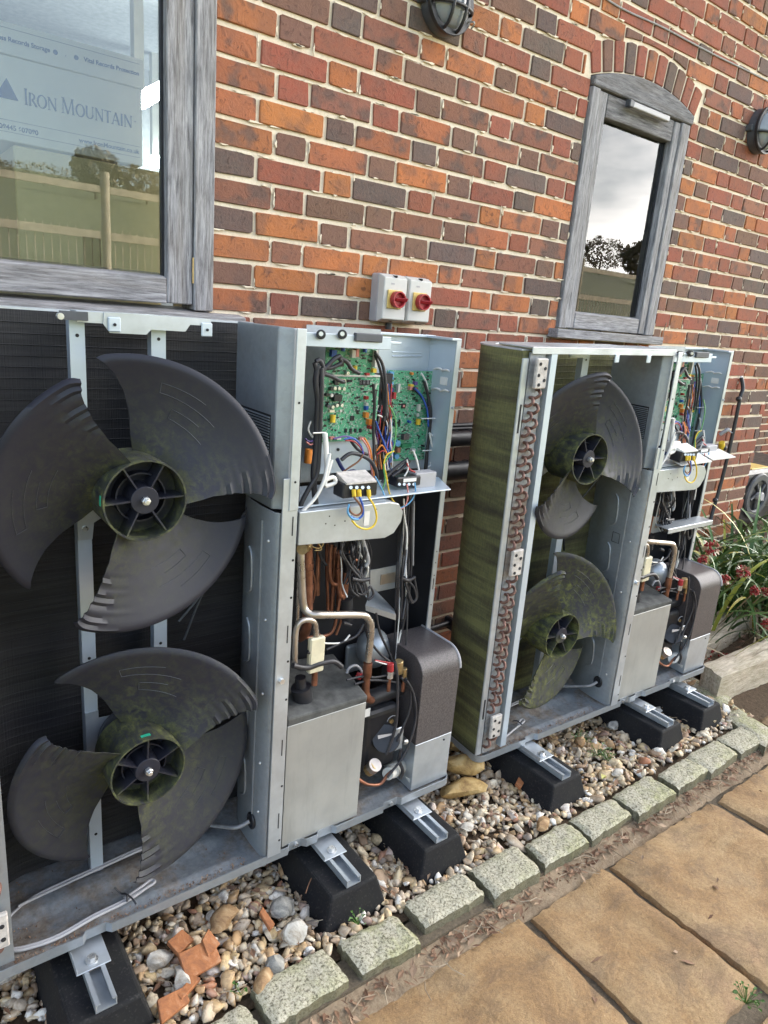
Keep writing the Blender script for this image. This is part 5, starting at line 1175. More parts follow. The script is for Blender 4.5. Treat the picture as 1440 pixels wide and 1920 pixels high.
    comps = [('connector', 731, 699, .012, .008, .012, 'lightblue'), ('connector', 730, 708, .012, .008, .012, 'lightblue'), ('connector', 730, 718, .012, .008, .012, 'lightblue'), ('capacitor', 731, 730, .012, .01, .014, 'navy'), ('connector', 744, 727, .007, .022, .012, 'whitepl'), ('connector', 736, 741, .009, .018, .012, 'red'),
             ('chip', 756, 761, .014, .014, .003, 'hole'), ('chip', 756, 761, .006, .006, .004, 'pink'), ('connector', 783, 764, .008, .020, .01, 'whitepl'), ('coil_winding', 781, 790, .014, .016, .012, 'yellow'), ('capacitor', 765, 790, .008, .01, .012, 'blue'), ('relay', 757, 818, .020, .016, .014, 'vessel'), ('capacitor', 742, 830, .018, .018, .012, 'lightblue'),
             ('coil_winding', 742, 842, .018, .014, .014, 'copper'), ('capacitor', 741, 855, .016, .01, .01, 'lightblue'), ('connector', 775, 729, .012, .010, .012, 'red'), ('connector', 767, 727, .010, .010, .012, 'pink'), ('connector', 776, 718, .010, .010, .012, 'purple'), ('connector', 768, 722, .012, .006, .012, 'yellow'),
             ('capacitor', 779, 777, .011, .01, .012, 'zinc'), ('chip', 738, 792, .004, .020, .004, 'hole'), ('chip', 748, 793, .004, .020, .004, 'hole'), ('connector', 772, 843, .014, .008, .01, 'whitepl'), ('chip', 760, 834, .034, .010, .008, 'pcb'), ('capacitor', 770, 700, .008, .008, .01, 'orange')]
    if True: B3 = board((727, 694), (806, 860), -.484, comps)
    # terminal strip of the wire duct between the boards
    obj('wire_duct', MB().box((P(703, 700, -.590)[0], -.590, P(705, 700, -.59)[2]), (P(722, 880, -.590)[0], -.580, P(715, 890, -.59)[2])), 'hole', t)
    for i in range(17): obj('duct_pin', MB().ball(P(706.5+(i % 2)*7, 706+i*8.5, -.578), .0033, seg=7, rings=4), 'whitepl' if i % 4 else 'brass', t)
    lp_ = obj('lower_plate', MB().box(P(590, 826, -.600), tuple(np.array(P(703, 880, -.597)))), 'paleblue', t); c = P(634, 843, -.601); obj('hole', MB().cyl((c[0], -.602, c[2]), (c[0], -.600, c[2]), .004, 12), 'hole', lp_)
    obj('blue_reactor', MB().cyl(P(650, 880, -.56), P(655, 905, -.60), .030, 20), 'navy', t, smooth=50)
    obj('yellow_tape', MB().cyl(P(579, 842, -.62), P(577, 868, -.62), .0095, 14), 'orange', t, smooth=50)
    # shelf with small terminal block and the tilted tray
    sh = MB(); q = [P(640, 905, -.655), P(713, 928, -.705), P(841, 916, -.655), P(833, 888, -.585), P(720, 893, -.585)]
    sh.ext([(-.235, -.712, 1.052), (.250, -.700, 1.052), (.300, -.590, 1.056), (.05, -.560, 1.056), (-.235, -.560, 1.056)], (0, 0, .0035)); obj('shelf', sh, 'white' if second else 'paleblue', t, bevel=.001)
    tr_ = MB(); pr = [(-.235, .985), (-.235, 1.050), (.020, 1.050), (.048, 1.043), (.064, 1.020), (.060, .995), (.040, .968), (.012, .958), (-.235, .972)]
    tr_.ext([(a, -.735, b) for a, b in pr], (0, .045, 0)); tray = obj('control_tray', tr_, 'galv2', t, bevel=.0015)
    for px, py in ((611, 982), (618, 968), (628, 985), (647, 977), (706, 955), (690, 975)): c = P(px, py, -.7355); obj('hole', MB().cyl(c, (c[0], -.734, c[2]), .0018, 8), 'hole', tray)
    c = P(688, 972, -.7365); obj('rating_label', MB().box((c[0]-.008, -.7362, c[2]-.018), (c[0]+.008, -.7355, c[2]+.018)), 'white', tray)
    tb_ = root('x', UO) if False else None
    a = P(640, 912, -.735); 
    blk = obj('terminal_block', MB().box((a[0], -.744, a[2]-.028), (P(704, 912, -.735)[0], -.700, a[2]+.008)), 'black', t, bevel=.003)
    obj('cover', MB().hexa([(a[0]+.006, -.748, a[2]+.006), (a[0]+.090, -.748, a[2]+.006), (a[0]+.090, -.700, a[2]+.010), (a[0]+.006, -.700, a[2]+.010), (a[0]+.006, -.748, a[2]+.010), (a[0]+.090, -.748, a[2]+.010), (a[0]+.090, -.700, a[2]+.026), (a[0]+.006, -.700, a[2]+.026)]), 'white' if second else 'whiteplate', blk)
    for i, px in enumerate((663, 673, 691)): obj('ferrule', MB().cyl(P(px, 918, -.750), P(px+1, 931, -.752), .0052, 10), 'yellow', blk)
    for i in range(4): obj('screw', MB().cyl(P(658+i*11, 914, -.748), P(658+i*11, 914, -.744), .0042, 10), 'zinc', blk)
    a = P(742, 905, -.665); blk2 = obj('terminal_block', MB().box((a[0], -.672, a[2]-.012), (P(786, 905, -.665)[0], -.630, a[2]+.014)), 'black', t, bevel=.003)
    for i in range(4): obj('screw', MB().cyl(P(749+i*9, 908, -.675), P(749+i*9, 908, -.671), .0038, 10), 'zinc', blk2)
    obj('label_strip', MB().box(P(757, 898, -.6735), tuple(np.array(P(780, 902, -.6725)))), 'white', blk2)
    obj('grey_connector', MB().box(P(781, 888, -.665), tuple(np.array(P(801, 907, -.63)))), 'greypl', t, bevel=.002)
    if second:
        obj('relay_box', MB().box(P(612, 880, -.72), tuple(np.array(P(640, 902, -.70)))), 'white', t, bevel=.002)
        obj('label_card', MB().hexa([(-.12, -.745, 1.060), (.07, -.745, 1.060), (.10, -.66, 1.075), (-.09, -.66, 1.075), (-.12, -.745, 1.063), (.07, -.745, 1.063), (.10, -.66, 1.078), (-.09, -.66, 1.078)]), 'white', t)
        obj('label_card', MB().hexa([(.09, -.735, 1.062), (.24, -.735, 1.062), (.26, -.65, 1.074), (.12, -.65, 1.074), (.09, -.735, 1.065), (.24, -.735, 1.065), (.26, -.65, 1.077), (.12, -.65, 1.077)]), 'white', t)
    # --- refrigerant and water side
    def tube(name_, pts_, r_, mat_, seg=12, par=None): return obj(name_, MB().tube(pts_, r_, seg), mat_, par or t, smooth=60)
    tube('silver_pipe', [P(563, 1020, -.675), P(566, 1095, -.68), P(569, 1135, -.68), P(580, 1150, -.69), P(605, 1153, -.70), P(675, 1153, -.70), P(690, 1160, -.70), P(696, 1180, -.70), P(690, 1240, -.70)], .0098, 'silverpipe')
    tube('copper_pipe', [P(690, 1242, -.70), P(688, 1262, -.70), P(686, 1292, -.70), P(689, 1308, -.705), P(697, 1313, -.70)], .0105, 'copper')
    obj('pipe_sleeve', MB().cyl(P(690, 1243, -.70), P(688, 1268, -.70), .0125, 14), 'copper', t, smooth=60)
    tube('copper_pipe', [P(577, 1020, -.62), P(577, 1060, -.62), P(577, 1110, -.62), P(576, 1160, -.62), P(572, 1185, -.61), P(562, 1195, -.58)], .0135, 'copper', 14)
    for y_ in (1060, 1072, 1100): obj('pipe_sleeve', MB().cyl(P(577, y_-5, -.62), P(577, y_+5, -.62), .0155, 14), 'copper', t, smooth=60)
    obj('service_valve', MB().cyl(P(576, 1006, -.655), P(570, 1028, -.675), .0185, 16, .0165).cyl(P(570, 1028, -.676), P(566, 1030, -.69), .013, 14), 'brass', t, smooth=40)
    tube('thin_pipe', [P(562, 1040, -.64), P(560, 1080, -.64), P(558, 1150, -.64), P(556, 1200, -.64)], .005, 'silverpipe', 8)
    tube('silver_pipe', [P(553, 1245, -.70), P(554, 1190, -.70), P(561, 1168, -.70), P(576, 1162, -.70), P(590, 1168, -.70), P(593, 1195, -.70), P(591, 1215, -.70)], .0072, 'silverpipe', 10)
    obj('white_block', MB().box(P(583, 1200, -.712), tuple(np.array(P(601, 1253, -.695)))), 'cream', t, bevel=.004)
    tube('copper_pipe', [P(590, 1253, -.70), P(590, 1270, -.70), P(589, 1284, -.70)], .008, 'copper', 10)
    for pts_, r_ in (([(622, 1020), (618, 1060), (620, 1088), (628, 1096), (634, 1092)], .006), ([(640, 1010), (634, 1060), (638, 1110), (632, 1150), (625, 1180), (610, 1192), (575, 1196)], .005), ([(650, 1065), (645, 1100), (643, 1120)], .0085),
                     ([(634, 1065), (636, 1110), (640, 1118)], .0085), ([(644, 1120), (640, 1160), (630, 1190)], .004), ([(548, 1195), (575, 1196), (600, 1190)], .0045), ([(586, 1070), (591, 1100), (586, 1130)], .0032), ([(652, 1062), (655, 1052), (668, 1050), (672, 1060), (668, 1075)], .005)):
        tube('copper_pipe', [P(a_, b_, -.585) for a_, b_ in pts_], r_, 'copper', 8)
    obj('solenoid', MB().cyl(P(646, 990, -.60), P(646, 1030, -.60), .018, 16), 'black', t, smooth=50, bevel=.002); obj('solenoid', MB().cyl(P(655, 1040, -.59), P(655, 1072, -.59), .017, 16), 'black', t, smooth=50, bevel=.002)
    obj('foam_wrap', MB().cyl(P(648, 1122, -.585), P(650, 1160, -.585), .019, 14), 'blackfoam', t, smooth=50)
    obj('grey_brace', MB().hexa([P(686, 1145, -.60), P(742, 1163, -.64), P(742, 1152, -.64), P(700, 1110, -.52), P(685, 1135, -.60), P(741, 1152, -.64), P(739, 1143, -.60), P(698, 1100, -.52)]), 'galv2', t) if not second else obj('grey_brace', MB().box((-.05, -.700, .800), (.235, -.640, .803)).box((-.05, -.703, .785), (.235, -.700, .803)), 'galv2', t, bevel=.001)
    a = P(684, 1108, yb_-.004); b = P(762, 1062, yb_-.004); wb = obj('wall_bracket', MB().box((a[0], yb_-.006, P(720, 1105, yb_)[2]), (b[0], yb_-.003, P(720, 1063, yb_)[2])), 'galv2', t)
    c = P(735, 1082, yb_-.006); obj('window_slot', MB().box((c[0]-.045, yb_-.009, c[2]-.018), (c[0]+.03, yb_-.006, c[2]+.016)), 'silverpipe', wb, bevel=.006, seg=3)
    # pressure vessel seen behind, bluish shiny
    obj('blue_plate', MB().box(P(648, 1265, -.50), tuple(np.array(P(760, 1180, -.485)))), 'galv2', t, bevel=.018, seg=3)
    obj('receiver_tank', MB().ball(P(700, 1215, -.55), .052, .060, 24, 14), 'galv2', t, smooth=180)
    # large front sheet (compressor housing) with dusty felt top
    obj('compressor_cover', MB().box((-.246, -.748, .158), (-.012, -.744, .512)).box((-.0145, -.744, .158), (-.012, -.56, .505)), 'cover', t, bevel=.001)
    obj('felt_top', MB().hexa([(-.248, -.746, .506), (-.010, -.746, .506), (.020, -.530, .506), (-.205, -.500, .506), (-.250, -.750, .536), (-.008, -.750, .530), (.022, -.530, .545), (-.205, -.500, .550)]), 'felt', t, bevel=.006, seg=2)
    obj('terminal_cap', MB().cyl(P(568, 1312, -.69), P(564, 1288, -.69), .026, 18).cyl(P(564, 1288, -.69), P(563, 1270, -.69), .014, 14), 'black', t, smooth=50)
    # pump body
    pm_ = obj('pump', MB().box((.030, -.700, .235), (.150, -.60, .435)), 'black', t, bevel=.018, seg=3)
    obj('pump_head', MB().cyl(P(724, 1385, -.700), P(724, 1385, -.722), .040, 28).cyl((.03, -.66, .452), (.17, -.66, .458), .024, 16), 'black', pm_, smooth=40, bevel=.002)
    c = P(735, 1353, -.738); obj('brass_screw', MB().cyl(c, (c[0], -.732, c[2]), .0065, 14), 'brass', pm_); obj('pump_badge', MB().tube([(c[0]-.017, -.738, c[2]+.005), (c[0]-.012, -.738, c[2]+.014), (c[0], -.738, c[2]+.018), (c[0]+.012, -.738, c[2]+.014)], .0012, 4), 'grey', pm_)
    obj('barcode_label', MB().box(P(684, 1331, -.7045), tuple(np.array(P(693, 1342, -.7035)))), 'white', pm_); obj('label_strip', MB().hexa([P(709, 1386, -.742), P(736, 1378, -.742), P(736, 1378, -.738), P(709, 1386, -.738), P(708, 1379, -.742), P(735, 1375, -.742), P(735, 1375, -.738), P(708, 1379, -.738)]), 'greypl', pm_)
    obj('union_nut', MB().cyl(P(690, 1446, -.715), P(705, 1433, -.735), .017, 8), 'brass', pm_, bevel=.001); obj('union_nut', MB().cyl(P(697, 1440, -.722), P(704, 1434, -.738), .0185, 20), 'silverpipe', pm_)
    obj('white_fitting', MB().cyl(P(760, 1430, -.68), P(735, 1446, -.72), .0205, 18).cyl(P(735, 1446, -.72), P(727, 1451, -.735), .0175, 18), 'white' if second else 'whitepl', t, smooth=40, bevel=.001)
    tube('copper_pipe', [P(672, 1461, -.735), P(690, 1471, -.74), P(712, 1470, -.74), P(725, 1455, -.742), P(736, 1445, -.745)], .0048, 'copper' if not second else 'copper', 8)
    obj('mounting_bracket', MB().box(P(741, 1368, -.735), tuple(np.array(P(752, 1402, -.730)))), 'galv2', t, bevel=.002); obj('wing_screw', MB().cyl(P(757, 1392, -.735), P(763, 1390, -.735), .007, 10), 'zinc', t)
    c = P(763, 1458, -.735); obj('paper_tag', MB().hexa([P(755, 1452, -.70), P(767, 1462, -.735), P(768, 1472, -.735), P(756, 1460, -.70), P(756, 1451, -.70), P(769, 1460, -.735), P(770, 1470, -.735), P(758, 1459, -.70)]), 'white', t)
    # expansion vessel in its rounded casing
    prof = [(-.745, .158), (-.745, .525)]+[(-.745+.055-.055*math.cos(R(a_)), .525+.055*math.sin(R(a_))) for a_ in range(10, 91, 10)]+[(-.560, .580), (-.560, .158)]
    ex0, ex1 = .180, .322; zs_ = .312
    up = [(-.745, zs_)]+prof[1:-1]+[(-.560, zs_)]
    ev = obj('vessel_casing', MB().ext([(ex0, a_, b_) for a_, b_ in up], (ex1-ex0, 0, 0)), 'vessel', t, smooth=35, bevel=.0015)
    obj('lower_casing', MB().box((ex0+.002, -.7440, .158), (ex1-.001, -.560, zs_-.001)), 'galv2', ev, bevel=.001)
    obj('rim_edge', MB().tube([(ex1+.001, a_, b_) for a_, b_ in prof[1:-1]], .0035, 6, False), 'greypl', ev, smooth=60)
    obj('hole', MB().cyl((.292, -.7460, .295), (.292, -.7435, .295), .0030, 8), 'hole', ev)
    # brass and red fittings over the pump
    for px, py, r_, l_ in ((748, 1248, .011, .030), (758, 1262, .0075, .03)): obj('brass_fitting', MB().cyl(P(px, py+14, -.70), P(px, py-9, -.70), r_, 12, r_*1.15), 'brass', t, bevel=.001); 
    obj('red_cap', MB().cyl(P(732, 1258, -.705), P(732, 1244, -.705), .0095, 12), 'red', t, bevel=.001); obj('nut', MB().cyl(P(731, 1271, -.705), P(732, 1259, -.705), .0090, 6), 'zinc', t)
    obj('red_cap', MB().cyl(P(671, 1272, -.66), P(675, 1262, -.66), .0085, 12), 'red', t)
    for px in (730, 757): tube('copper_pipe', [P(px, 1272, -.70), P(px-1, 1284, -.70), P(px-2, 1296, -.70)], .0055, 'copper', 8)
    # --- cables
    def wires(lst):
        for mat_, r_, y_, pts_ in lst:
            obj('cable', MB().tube([P(a_[0], a_[1], a_[2] if len(a_) > 2 else y_) for a_ in pts_], r_, 7), mat_, t, smooth=60)
    BK = 'blackcable'
    wires([
        (BK, .0072, -.70, [(597, 685), (592, 715), (596, 750), (594, 800), (592, 850), (588, 885), (590, 925), (596, 975), (597, 1010)]),
        (BK, .0058, -.705, [(603, 690), (603, 730), (601, 780), (598, 850), (594, 890), (580, 915), (565, 945), (560, 975)]),
        (BK, .0055, -.70, [(590, 680), (596, 700), (604, 705), (606, 690), (600, 676), (592, 678)]), (BK, .0055, -.70, [(592, 690), (600, 698), (612, 688), (628, 672), (638, 668)]),
        (BK, .0050, -.69, [(598, 698), (620, 705), (640, 715), (646, 716)]), (BK, .0050, -.68, [(600, 690), (620, 690), (640, 680), (636, 672)]), (BK, .0050, -.68, [(636, 670), (650, 678), (660, 692), (674, 700)]),
        (BK, .0042, -.66, [(703, 660), (716, 680), (722, 710), (724, 745), (723, 780)]), (BK, .0036, -.65, [(703, 665), (712, 690), (718, 720), (720, 760), (720, 790)]),
        (BK, .0040, -.63, [(700, 720), (702, 760), (700, 800), (701, 850), (697, 895), (700, 915)]), ('blackcable', .005, -.67, [(640, 862), (660, 850), (690, 860), (704, 880), (708, 905)]),
        (BK, .0040, -.64, [(655, 822), (668, 840), (680, 848), (690, 852)]), (BK, .0045, -.50, [(795, 715), (802, 740), (808, 780), (803, 830), (800, 880)]), (BK, .0045, -.50, [(775, 728), (795, 750), (806, 790), (801, 840), (797, 880)]), (BK, .0045, -.50, [(803, 745), (807, 790), (804, 850), (800, 885)]),
        ('white', .0028, -.50, [(790, 700), (800, 720), (804, 760), (806, 790)]), ('blue', .0028, -.505, [(778, 728), (792, 745), (801, 770), (803, 800)]), ('white', .0030, -.51, [(805, 812), (812, 820), (814, 840), (812, 862)]), ('white', .0030, -.515, [(806, 815), (810, 835), (816, 850), (811, 870)]),
        ('purple', .0022, -.62, [(706, 800), (716, 820), (724, 840), (728, 850)]), ('blue', .0022, -.63, [(705, 790), (712, 810), (722, 835), (727, 846)]), ('purple', .0022, -.60, [(708, 770), (722, 780), (728, 795), (722, 812)]), ('white', .0022, -.61, [(708, 778), (720, 784), (727, 800), (725, 815)]), ('orange', .0022, -.62, [(706, 845), (716, 835), (725, 850)]), ('red', .0020, -.62, [(707, 852), (718, 845), (729, 853)]),
        ('pink', .0022, -.66, [(678, 822), (690, 840), (695, 870), (700, 900)]), ('orange', .0022, -.66, [(684, 822), (694, 842), (698, 870), (702, 898)]), ('blue', .0022, -.66, [(645, 824), (662, 822), (676, 835), (682, 855)]), ('red', .0020, -.66, [(648, 826), (664, 828), (678, 842), (684, 860)]), ('purple', .0022, -.655, [(625, 823), (650, 818), (672, 828), (682, 850)]),
        ('navy', .0050, -.64, [(632, 860), (640, 875), (650, 890), (657, 900)]), ('brown', .0022, -.68, [(630, 895), (650, 880), (672, 865), (680, 852)]),
        ('white', .0060, -.715, [(609, 812), (611, 835), (612, 860), (614, 880)]), ('white', .0045, -.72, [(618, 850), (612, 880), (606, 905), (590, 935), (560, 965)]), ('white', .0045, -.72, [(622, 862), (614, 890), (609, 910)]), ('white', .0050, -.72, [(610, 900), (625, 895), (628, 905), (610, 912)]), ('white', .0030, -.71, [(601, 975), (586, 979), (603, 985), (608, 978)]),
        ('greenw', .0020, -.69, [(730, 760), (742, 790), (738, 840), (720, 870), (722, 900), (716, 920)]), ('yellow', .0020, -.69, [(739, 846), (726, 852), (720, 868), (724, 890), (732, 930), (752, 962), (742, 985), (722, 975)]), ('lightblue', .0020, -.69, [(703, 893), (715, 915), (728, 945), (740, 955), (765, 945), (778, 925), (778, 905)]),
        ('pink', .0020, -.69, [(763, 908), (765, 930), (758, 950), (737, 960)]), ('red', .0024, -.66, [(763, 868), (768, 880), (778, 885)]), ('white', .0022, -.66, [(763, 862), (765, 880), (758, 893)]), (BK, .0045, -.655, [(765, 860), (745, 875), (728, 890), (716, 905)]), (BK, .0045, -.655, [(768, 864), (750, 882), (735, 893)]),
        ('white', .0026, -.63, [(775, 845), (782, 865), (786, 885)]), ('grey', .0060, -.66, [(668, 960), (672, 985), (682, 1020), (690, 1050), (685, 1062)]), ('white', .0026, -.69, [(742, 965), (720, 980), (700, 1000), (688, 1008)]), ('white', .0024, -.66, [(757, 935), (758, 965), (763, 1000), (762, 1030)]),
        ('yellow', .0026, -.760, [(691, 932), (702, 950), (706, 972), (700, 986), (688, 992), (672, 988), (660, 976)]), ('blue', .0026, -.760, [(674, 932), (680, 948), (680, 965), (670, 973), (658, 968)]), ('brown', .0026, -.760, [(664, 932), (676, 948), (678, 960), (668, 966), (656, 958), (655, 945)]), ('lightblue', .0026, -.762, [(655, 945), (652, 960), (660, 972), (672, 974)]),
        (BK, .0040, -.62, [(765, 930), (764, 990), (766, 1060), (762, 1120), (758, 1160)]), (BK, .0040, -.62, [(770, 935), (770, 1000), (771, 1060), (764, 1130), (752, 1190), (748, 1240)]), ('white', .0030, -.62, [(760, 1060), (762, 1110), (758, 1160), (748, 1200), (742, 1235)]), ('grey', .0030, -.615, [(776, 940), (775, 1000), (774, 1060)]),
        (BK, .0034, -.63, [(760, 1085), (775, 1100), (780, 1120), (772, 1130), (764, 1110)]), (BK, .0034, -.63, [(758, 1085), (766, 1110), (774, 1128), (782, 1118), (776, 1080)]), (BK, .0050, -.635, [(752, 1083), (765, 1088), (778, 1082)]),
        (BK, .0034, -.66, [(654, 1040), (664, 1070), (680, 1085), (690, 1110), (688, 1122)]), (BK, .0034, -.66, [(662, 1060), (676, 1080), (684, 1110), (670, 1112), (664, 1085)]), (BK, .0034, -.66, [(660, 1065), (672, 1095), (682, 1115), (694, 1100), (700, 1115), (690, 1125)]), (BK, .0034, -.66, [(664, 1050), (655, 1080), (660, 1108), (672, 1118)]), (BK, .0055, -.665, [(660, 1085), (676, 1088), (692, 1086)]), (BK, .0034, -.665, [(645, 1000), (640, 1030), (655, 1060), (676, 1085)]),
        (BK, .0036, -.68, [(686, 1165), (690, 1195), (712, 1225), (735, 1245), (738, 1262)]), (BK, .0036, -.66, [(705, 1150), (712, 1185), (728, 1220), (738, 1245)]), (BK, .0036, -.70, [(682, 1170), (668, 1192), (640, 1205), (612, 1218)]), ('white', .0024, -.70, [(656, 1190), (640, 1205), (605, 1206)]), (BK, .0050, -.705, [(576, 1222), (590, 1226), (603, 1222)]), (BK, .0050, -.69, [(644, 1168), (652, 1170), (658, 1172)]),
        (BK, .0042, -.745, [(740, 1240), (745, 1270), (745, 1320), (742, 1360), (730, 1400), (724, 1415)]), (BK, .0036, -.750, [(762, 1275), (775, 1300), (780, 1340), (772, 1380), (755, 1420), (735, 1446), (726, 1458)]), (BK, .0036, -.745, [(760, 1272), (770, 1295), (768, 1330), (755, 1365), (745, 1390)]), (BK, .0034, -.74, [(752, 1270), (764, 1285), (775, 1310), (778, 1350)]), (BK, .0055, -.74, [(752, 1405), (748, 1425), (755, 1445), (750, 1460)]),
        (BK, .0034, -.70, [(650, 1275), (680, 1268), (705, 1270), (740, 1262)]), (BK, .0034, -.70, [(665, 1283), (690, 1276), (720, 1276), (745, 1280)]), ('greypl', .0040, -.66, [(650, 1262), (655, 1252), (668, 1248), (678, 1258), (680, 1270)]), (BK, .0075, -.71, [(549, 1248), (575, 1252), (600, 1244), (625, 1240), (640, 1250)]), ('red', .0020, -.70, [(703, 1238), (720, 1241), (736, 1244)]), ('white', .0020, -.70, [(703, 1239), (718, 1244), (730, 1246)]),
        ('greypl', .0030, -.48, [(820, 818), (830, 812), (838, 812), (842, 828), (838, 845)]), ('purple', .0022, -.60, [(590, 825), (580, 828), (572, 822)]), ('pink', .0022, -.60, [(592, 828), (582, 834), (574, 828)]), ('white', .0024, -.69, [(583, 790), (578, 805), (586, 820)]),
        (BK, .0040, -.60, [(605, 1000), (600, 1040), (612, 1060)]), ('brass', .0016, -.66, [(598, 1010), (606, 1020), (598, 1028), (585, 1025)]), ('brass', .0016, -.66, [(596, 1018), (603, 1030), (590, 1032)])])
    for i in range(9): # loose white cable coil
        a_ = i*40; c = P(812, 866, -.51); obj('cable', MB().tube([c, (c[0]+.012*math.cos(R(a_)), c[1]-.006, c[2]-.010+.012*math.sin(R(a_))), (c[0]+.020*math.cos(R(a_+25)), c[1]-.004, c[2]-.012+.018*math.sin(R(a_+25)))], .0022, 6), 'white', t)
    rw = random.Random(77)
    mats_ = ['purple', 'blue', 'orange', 'white', 'brown', 'blackcable', 'red', 'blackcable', 'white', 'blackcable']
    for i in range(46):   # tangle in the duct
        x_ = rw.uniform(703, 732); pts_ = [(x_+rw.uniform(-3, 3)+rw.uniform(-6, 6), yy, -.585-.03*rw.random()) for yy in (720, 760, 800, 840, 880)][rw.randint(0, 2):]
        if len(pts_) > 2: obj('cable', MB().tube([P(*q_) for q_ in pts_], .0017, 6), mats_[i % 10], t)
    for i in range(34):   # looms hanging behind the tray and down the back
        if i < 18: x_ = rw.uniform(640, 700); ys_ = (1005, 1035, 1065, 1095, 1120); w0 = 9; d0 = -.62
        else: x_ = rw.uniform(752, 778); ys_ = (925, 1000, 1080, 1160, 1235); w0 = 4; d0 = -.60
        pts_ = [(x_+rw.uniform(-w0, w0)-(0 if i < 18 else (yy-925)*.07), yy, d0-.05*rw.random()) for yy in ys_][:rw.randint(3, 5)]
        obj('cable', MB().tube([P(*q_) for q_ in pts_], rw.choice((.0018, .0026, .0032)), 6), 'blackcable' if i % 6 else ('grey' if i % 4 else 'white'), t, smooth=60)
    for i in range(5):
        x_ = 600+i*13; obj('copper_pipe', MB().tube([P(x_, 1010+8*(i % 3), -.56), P(x_+rw.uniform(-4, 4), 1060, -.56), P(x_+rw.uniform(-6, 6), 1110+rw.uniform(0, 50), -.565)], rw.choice((.003, .005, .007)), 8), 'copper', t, smooth=60)
    for x_, y_, w_ in ((596, 812, 9), (597, 986, 8), (804, 785, 14), (802, 845, 10), (660, 1088, 0)):
        if w_: obj('cable_tie', MB().tube([P(x_-w_, y_, -.715 if x_ < 700 else -.515), P(x_+w_*1.6, y_-1, -.715 if x_ < 700 else -.515)], .0018, 5, False), 'white', t)
    # leads through the grommet and on the pan floor
    tube('pan_heater_lead', [(-.315, -.700, .235), (-.345, -.690, .222), (-.370, -.640, .200), (-.400, -.585, .178), (-.430, -.565, .170)], .0050, 'grey', 8)
    for o_ in (0, .007): tube('pan_heater_lead', [(-.43, -.565-o_, .166), (-.52, -.572-o_, .166), (-.65, -.580-o_, .163), (-.78, -.590-o_, .160), (-.83, -.610, .159+o_)], .0034, 'greypl', 8)
    if not second:
        for o_ in (0, .006): tube('pan_heater_lead', [(-.83, -.610, .160), (-.868-o_, -.640, .160), (-.876-o_, -.680, .162), (-.862, -.712-o_, .162), (-.82, -.726-o_, .162), (-.77, -.730-o_, .163), (-.70, -.722-o_, .168), (-.63, -.716-o_, .168), (-.575, -.706, .168), (-.556, -.700, .168), (-.562, -.690, .168), (-.59, -.700, .169), (-.63, -.712, .169)], .0036, 'greypl', 8)
        tube('zip_tie', [(-.628, -.727, .172), (-.625, -.714, .180), (-.634, -.700, .176), (-.645, -.690, .190)], .0022, 'black', 6); tube('zip_tie', [(-.622, -.712, .176), (-.616, -.728, .174), (-.612, -.740, .168)], .0022, 'black', 6)
        tube('fan_lead', [P(470, 940, -.60), P(440, 1000, -.575), P(405, 1060, -.57), P(380, 1110, -.572), P(335, 1165, -.575)], .0030, 'darkgrey', 6); tube('fan_lead', [P(458, 962, -.59), P(425, 1025, -.572), P(395, 1085, -.572), P(372, 1130, -.573), P(345, 1200, -.575)], .0030, 'darkgrey', 6)
    else:
        tube('pan_heater_lead', [(-.80, -.72, .160), (-.74, -.705, .166), (-.68, -.690, .168), (-.66, -.680, .168), (-.67, -.672, .168), (-.70, -.690, .168)], .0036, 'greypl', 8); tube('zip_tie', [(-.69, -.700, .170), (-.70, -.684, .180), (-.71, -.672, .176)], .0022, 'black', 6)
        tube('fan_lead', [(-.34, -.60, 1.02), (-.40, -.575, .93), (-.45, -.57, .86), (-.47, -.575, .80), (-.46, -.577, .74)], .0034, 'black', 6)
    # fans
    if not second:
        fan(t, -.582, 1.114, -2, 'fan_a', 1, 4); fan(t, -.583, .514, 22, 'fan_b', 2, 7)
    else:
        fan(t, -.610, 1.121, -31, 'fan_b', 3, 30); fan(t, -.612, .517, -15, 'fan_c', 4, 10)
    return t
U1 = unit(0, 'near heat pump with its covers off, fans and wiring exposed')
U2 = unit(1, 'far heat pump with covers off and a mossy green coil side')
U2.location = tuple((np.array(UO)-C0)@R2.T+C0+TR)
U2.rotation_mode = 'QUATERNION'; U2.rotation_quaternion = Matrix([list(map(float, r_)) for r_ in R2]).to_quaternion()

